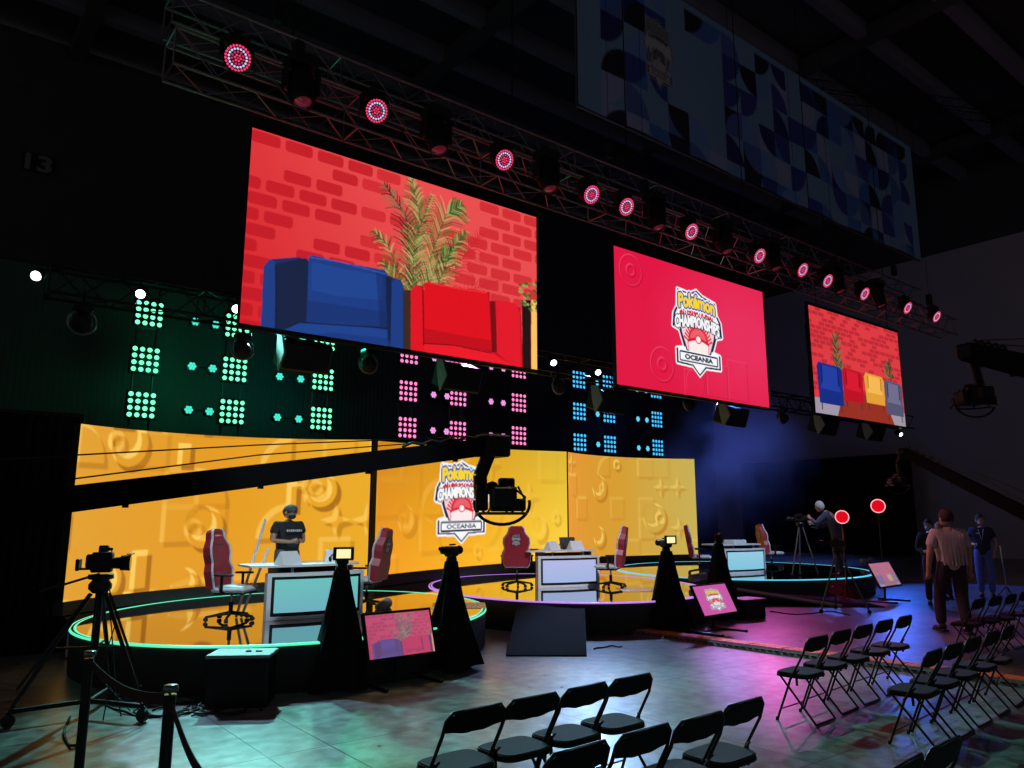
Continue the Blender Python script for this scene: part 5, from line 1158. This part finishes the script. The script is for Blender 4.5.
person((mp[0], mp[1], DZ + .006), math.radians(190), .985 * (PH(503, mp) - DZ) / 1.77, 'man in black T-shirt and cap looking at his phone behind the left desk',
       dict(elL=(-.235, .0, 1.16), wrL=(-.09, .22, 1.14), haL=(-.03, .27, 1.16), elR=(.235, .0, 1.16), wrR=(.09, .22, 1.14), haR=(.03, .27, 1.17), head=(.02, .05, 1.63), look=(-.45, 1, -.45), tucked=False), tee, greyt, ('brown_hair', (.05, .03, .02)), mask=blk, sleeve=.62, scale_w=1.25, back_detail=tee_print, hat=mat('cap_cloth', (.08, .08, .09), .9, noise=(20, .2)))
ph = thing('phone', 'small dark phone held in both hands by the man on stage', 'phone', (0, 0, 0)); mb = MB(); mb.box((0, 0, 0), (.075, .15, .009), black, bev=.004); mb.build('phone_body', ph)
sc_ = .985 * (PH(503, mp) - DZ) / 1.77; off = Vector((0, .335, 1.185)) * sc_; off.rotate(Matrix.Rotation(math.radians(190), 3, 'Z')); ph.location = (mp[0] + off.x, mp[1] + off.y, DZ + .006 + off.z); ph.rotation_euler = (.4, 0, math.radians(190))
# audience-floor people
fp = PZ(958, 634, 0); shirtp = mat('pale_shirt', (.50, .42, .42), .85, noise=(3, .15)); jeans_d = mat('dark_jeans', (.03, .02, .028), .9, noise=(14, .3))
fdir = math.atan2(Fv[1], Fv[0]) - PI / 2
def folds(mb):
    for i in range(7):
        x = -.13 + i * .042; mb.tube([(x, -.152 + .1 * abs(x), 1.42 - .01 * (i % 3)), (x * 1.1, -.150 + .1 * abs(x), 1.2), (x * 1.05 + .01, -.155 + .1 * abs(x), .97)], [.004, .012, .014], shirtp, 6)
person((fp[0], fp[1], 0), fdir - .15, 1.92 / 1.77, 'man seen from behind in a pale untucked shirt, standing by the right-hand chairs',
       dict(elL=(-.255, -.02, 1.13), wrL=(-.27, .03, .87), haL=(-.27, .05, .80), kneeL=(-.13, .14, .50), ankL=(-.14, .12, .08), toeL=(-.16, .25, .035), kneeR=(.09, .0, .49), ankR=(.09, -.1, .08), toeR=(.1, .04, .035), look=(-.25, 1, .05)), shirtp, jeans_d, ('auburn_hair', (.028, .010, .008)), sleeve=.75, scale_w=1.12, back_detail=folds)
jp = PZ(988, 598, 0)
blue_j = mat('blue_jeans', (.08, .12, .32), .9, noise=(14, .2))
def badge(mb): mb.box((.06, .15, 1.36), (.07, .01, .02), mat('white_print', (.7, .7, .75), .8, noise=(9, .1))); mb.tube([(-.05, .13, 1.45), (0, .165, 1.2), (.05, .13, 1.45)], .008, mat('lanyard', (.4, .4, .5), .8, noise=(9, .1)), 6)
person((jp[0], jp[1], 0), fdir + PI - .55, (PH(514, jp)) / 1.77, 'man in dark polo and blue jeans, rightmost person, near the right edge',
       dict(elL=(-.25, -.08, 1.14), wrL=(-.19, .03, .93), haL=(-.18, .05, .87), elR=(.25, -.02, 1.16), wrR=(.16, .19, 1.12), haR=(.12, .24, 1.12), look=(-.5, 1, 0)), mat('navy_polo', (.02, .02, .04), .9, noise=(14, .2)), blue_j, ('dark_hair', (.02, .015, .015)), sleeve=.6, back_detail=badge)
kp = PZ(936, 606, 0)
person((kp[0], kp[1], 0), fdir + PI - .4, PH(519, kp) / 1.77, 'person in dark clothes and face mask half hidden left of the pale-shirt man',
       dict(elL=(-.24, 0, 1.14), wrL=(-.1, .2, 1.15), haL=(-.04, .24, 1.17), elR=(.24, 0, 1.14), wrR=(.12, .2, 1.1), haR=(.06, .25, 1.12), look=(.3, 1, -.1)), tee, jeans_d, ('black_hair', (.012, .012, .015)), mask=mat('blue_mask', (.25, .4, .6), .8, noise=(9, .1)), sleeve=1.5)
kp = PZ(941, 602, 0)
person((kp[0] + .3, kp[1] + .0, 0), fdir + .4, PH(522, kp + np.array([.3, 0, 0])) / 1.77, 'red-haired person almost hidden behind the pale-shirt man', {}, tee, jeans_d, ('red_hair', (.35, .10, .04)), sleeve=1.5)
# camera operator on the right stage + tripod
op = PZ(840, 578, DZ)
person((op[0], op[1], DZ + .006), fdir + .95, 1.0, 'camera operator in dark clothes leaning to the camera at the right stage',
       dict(chest=(0, .10, 1.28), neck0=(0, .20, 1.42), neck=(0, .24, 1.47), head=(0, .32, 1.56), shL=(-.175, .17, 1.38), shR=(.175, .17, 1.38), elL=(-.26, .36, 1.18), wrL=(-.1, .52, 1.30), haL=(-.04, .57, 1.33), elR=(.25, .34, 1.12), wrR=(.12, .52, 1.18), haR=(.07, .58, 1.21), look=(0, 1, -.25)), mat('navy_jacket', (.05, .06, .10), .9, noise=(14, .2)), mat('work_trousers', (.05, .06, .1), .9, noise=(14, .2)), ('grey_hair', (.35, .36, .38)), sleeve=1.5)
def tripod_cam(g, rz, h, label, spread=.5):
    t = thing('tripod_camera', label, 'camera', g, rz); cam_body(t, h); mb = MB(); mb.lathe([(0, h), (.09, h), (.09, h - .08), (.05, h - .1), (0, h - .2)], blackm, 14); mb.tube([(.06, 0, h - .05), (.2, -.5, h - .2)], .012, black, 6); mb.build('pan_head', t)
    for k in range(3):
        a = 2 * PI * k / 3 + .5; mb = MB(); mb.tube([(.05 * math.cos(a), .05 * math.sin(a), h - .12), (spread * math.cos(a), spread * math.sin(a), .05)], .016, mat('tripod_leg', (.12, .12, .14), .35, .5, noise=(9, .2)), 8); lg = mb.build('leg', t); mb = MB(); mb.ball((spread * math.cos(a), spread * math.sin(a), .04), .04, rubber, 10); mb.build('wheel', lg)
        mb = MB(); mb.tube([(0, 0, .5), (spread * .62 * math.cos(a), spread * .62 * math.sin(a), .45)], .009, blackm, 6); mb.build('spreader', t)
tc_ = np.array(op); q = Vector((0, .78, 0)); q.rotate(Matrix.Rotation(fdir + .95, 3, 'Z'))
t3 = PZ(842, 612, 0)
tripod_cam(t3, fdir + .9, 1.22, 'black video camera on a tall tripod in front of the right stage')
tripod_cam(np.array([op[0] + q.x, op[1] + q.y, DZ + .006]), fdir + .95, 1.22, 'camera under the hands of the leaning operator', .33)
# stand at far right
g = PZ(1008, 600, 0); t = thing('microphone_stand', 'thin pale stand beside the man in jeans at the right edge', 'stand', g); mb = MB(); mb.tube([(-.1, 0, 1.2), (0, 0, .1)], .014, chrome, 8); mb.build('pole', t); mb = MB()
for k in range(3): mb.tube([(0, 0, .3), (.25 * math.cos(k * 2.1), .25 * math.sin(k * 2.1), .012)], .01, blackm, 6)
mb.build('base', t)
# small case by right floor
g = PZ(752, 618, 0); mb = MB(); mb.box((0, 0, .16), (.6, .4, .32), black, bev=.02); mb.box((0, 0, .33), (.62, .42, .02), MATS['pale_top'], bev=.005); o = mb.build('equipment_case'); o.location = (g[0], g[1] + .1, 0); tag(o, 'low black case with pale top beside the right-hand draped camera', 'case')
# ------------------------------------------------------------------ lights
def spot(name, loc, tgt, col, pw, size, blend=.5, rad=.12):
    l = bpy.data.lights.new(name, 'SPOT'); l.color = col; l.energy = pw; l.spot_size = math.radians(size); l.spot_blend = blend; l.shadow_soft_size = rad
    o = bpy.data.objects.new(name, l); COL.objects.link(o); o.location = loc; d = Vector(tgt) - Vector(loc); o.rotation_euler = d.to_track_quat('-Z', 'Y').to_euler(); return o
spot('teal_beam', (4.6, 13.0, 5.1), (2.8, 6.0, 0), (.24, .82, .74), 3000, 44)
spot('cold_beam', (2.5, 12.9, 5.2), (2.7, 6.4, 0), (.45, .75, 1.0), 2600, 20, .3)
spot('green_beam', (6.6, 13.0, 5.1), (4.7, 6.6, 0), (.03, .9, .40), 3400, 24, .25)
spot('warm_beam', (8.2, 10.2, 8.0), (5.2, 6.6, 0), (1.0, .7, .35), 875, 22, .4)
spot('pink_beam', (9.0, 13.0, 5.1), (5.2, 5.6, 0), (1.0, .35, .62), 2400, 26)
spot('sky_beam', (12.5, 12.9, 5.2), (7.0, 5.4, 0), (.34, .55, 1.0), 3900, 38)
spot('ramp_fill', (14.5, 12.9, 5.1), (10.0, 5.6, 0), (1.0, .42, .30), 1500, 20)  # extra spot added to brighten the orange cable ramp lids
spot('rose_beam', (7.5, 13.0, 5.1), (5.6, 6.2, 0), (1.0, .5, .45), 900, 16)
spot('violet_beam', (17.5, 13.0, 5.1), (12.0, 6.8, 0), (.55, .28, 1.0), 1300, 34)
spot('leaf_beam', (11.0, 10.2, 8.0), (7.2, 4.2, 0), (.10, .7, .5), 1500, 34)
spot('magenta_beam', (19.5, 13.0, 5.1), (12.6, 6.6, 0), (.95, .10, .60), 900, 30)
spot('blue_beam', (22, 12.6, 4.5), (17.5, 7.6, 0), (.04, .16, 1.0), 2300, 40)
spot('blue_beam', (26, 12.6, 4.5), (19, 5.5, 0), (.04, .16, 1.0), 2000, 50)
spot('mint_beam', (9.2, 10.2, 8.0), (5.4, 3.6, 0), (.35, 1.0, .8), 1400, 40)
# key spots added at unseen front-of-house points to brighten desks and chairs
spot('added_front_key', (2.0, 3.5, 9.0), (4.3, 10.6, .9), (.72, .88, 1.0), 2600, 26)
spot('added_front_key', (7.5, 3.5, 9.0), (10.3, 11.4, .9), (.85, .86, 1.0), 3400, 22)
spot('added_front_key', (13.0, 4.5, 9.0), (16.6, 12.0, .9), (.55, .72, 1.0), 3200, 22)
# people at the right: pink from the side, blue from behind
spot('side_pink', (9.0, 9.9, 7.9), (13.2, 5.6, 1.2), (1.0, .35, .45), 1040, 22)
spot('face_blue', (17.5, 12.6, 5.0), (18.0, 7.2, 1.2), (.08, .25, 1.0), 2600, 34)
# back drape spill and haze light
for x, c, e in ((4.2, (.02, .8, .32), 60), (6.6, (.02, .6, .42), 50), (11.5, (.35, .12, .5), 10), (18.2, (.05, .15, .8), 16)):
    l = bpy.data.lights.new('spill', 'POINT'); l.color = c; l.energy = e; l.shadow_soft_size = .5; o = bpy.data.objects.new('spill_light', l); COL.objects.link(o); o.location = (x, 17.0, 4.9)
spot('haze_blue', (23.5, 15.2, 9.0), (27.5, 19.5, 2.0), (.12, .20, 1.0), 4700, 64, .8)
l = bpy.data.lights.new('tally', 'SPOT'); l.color = (1, .03, .08); l.energy = 260; l.spot_size = math.radians(40); l.shadow_soft_size = .12; g_ = PZ(858, 603, 0)
o = bpy.data.objects.new('tally_glow', l); COL.objects.link(o); g2 = PZ(848, 604, 0); o.location = (g2[0], g2[1], 1.7); o.rotation_euler = (g_ - np.array([g2[0], g2[1], 1.7])).tolist() and Vector(g_ - np.array([g2[0] , g2[1], 1.7])).to_track_quat('-Z', 'Y').to_euler()
# haze
hz = bpy.data.materials.new('haze'); hz.use_nodes = True; nt = hz.node_tree; nt.nodes.clear(); out = nt.nodes.new('ShaderNodeOutputMaterial'); vs_ = nt.nodes.new('ShaderNodeVolumeScatter'); vs_.inputs['Color'].default_value = (.8, .85, 1, 1); vs_.inputs['Anisotropy'].default_value = .2
tc = nt.nodes.new('ShaderNodeTexCoord'); ns = nt.nodes.new('ShaderNodeTexNoise'); ns.inputs['Scale'].default_value = .35; ns.inputs['Detail'].default_value = 3; mr = nt.nodes.new('ShaderNodeMapRange'); mr.inputs['From Min'].default_value = .43; mr.inputs['From Max'].default_value = .72; mr.inputs['To Max'].default_value = .26
nt.links.new(tc.outputs['Object'], ns.inputs['Vector']); nt.links.new(ns.outputs['Fac'], mr.inputs['Value']); mp = nt.nodes.new('ShaderNodeMapping'); mp.inputs['Scale'].default_value = (1 / 6.5, 1 / 4.2, 1 / 3.6); ln = nt.nodes.new('ShaderNodeVectorMath'); ln.operation = 'LENGTH'
nt.links.new(tc.outputs['Object'], mp.inputs['Vector']); nt.links.new(mp.outputs['Vector'], ln.inputs[0]); fr = nt.nodes.new('ShaderNodeMapRange'); fr.inputs['From Min'].default_value = .98; fr.inputs['From Max'].default_value = .35; nt.links.new(ln.outputs['Value'], fr.inputs['Value'])
mu = nt.nodes.new('ShaderNodeMath'); mu.operation = 'MULTIPLY'; nt.links.new(fr.outputs['Result'], mu.inputs[0]); nt.links.new(mr.outputs['Result'], mu.inputs[1]); nt.links.new(mu.outputs[0], vs_.inputs['Density']); nt.links.new(vs_.outputs['Volume'], out.inputs['Volume'])
mb = MB(); mb.ball((0, 0, 0), (6.5, 4.2, 3.6), hz, 24); o = mb.build('stage_haze'); o.location = (26.0, 20.0, 4.2); tag(o, 'blue-lit drifting haze right of the right LED wall', 'haze', kind='stuff')
# ------------------------------------------------------------------ world
w = bpy.data.worlds.new('hall_dark'); sc.world = w; w.use_nodes = True; w.node_tree.nodes['Background'].inputs[0].default_value = (.80, .70, .78, 1); w.node_tree.nodes['Background'].inputs[1].default_value = .11
sc.view_settings.view_transform = 'Standard'; sc.view_settings.look = 'None'; sc.view_settings.gamma = 1; sc.view_settings.exposure = 0; sc.view_settings.use_curve_mapping = False
sc.cycles.use_denoising = True; sc.cycles.max_bounces = 6; sc.cycles.glossy_bounces = 3; sc.cycles.diffuse_bounces = 3; sc.cycles.volume_bounces = 0; sc.cycles.sample_clamp_indirect = 4
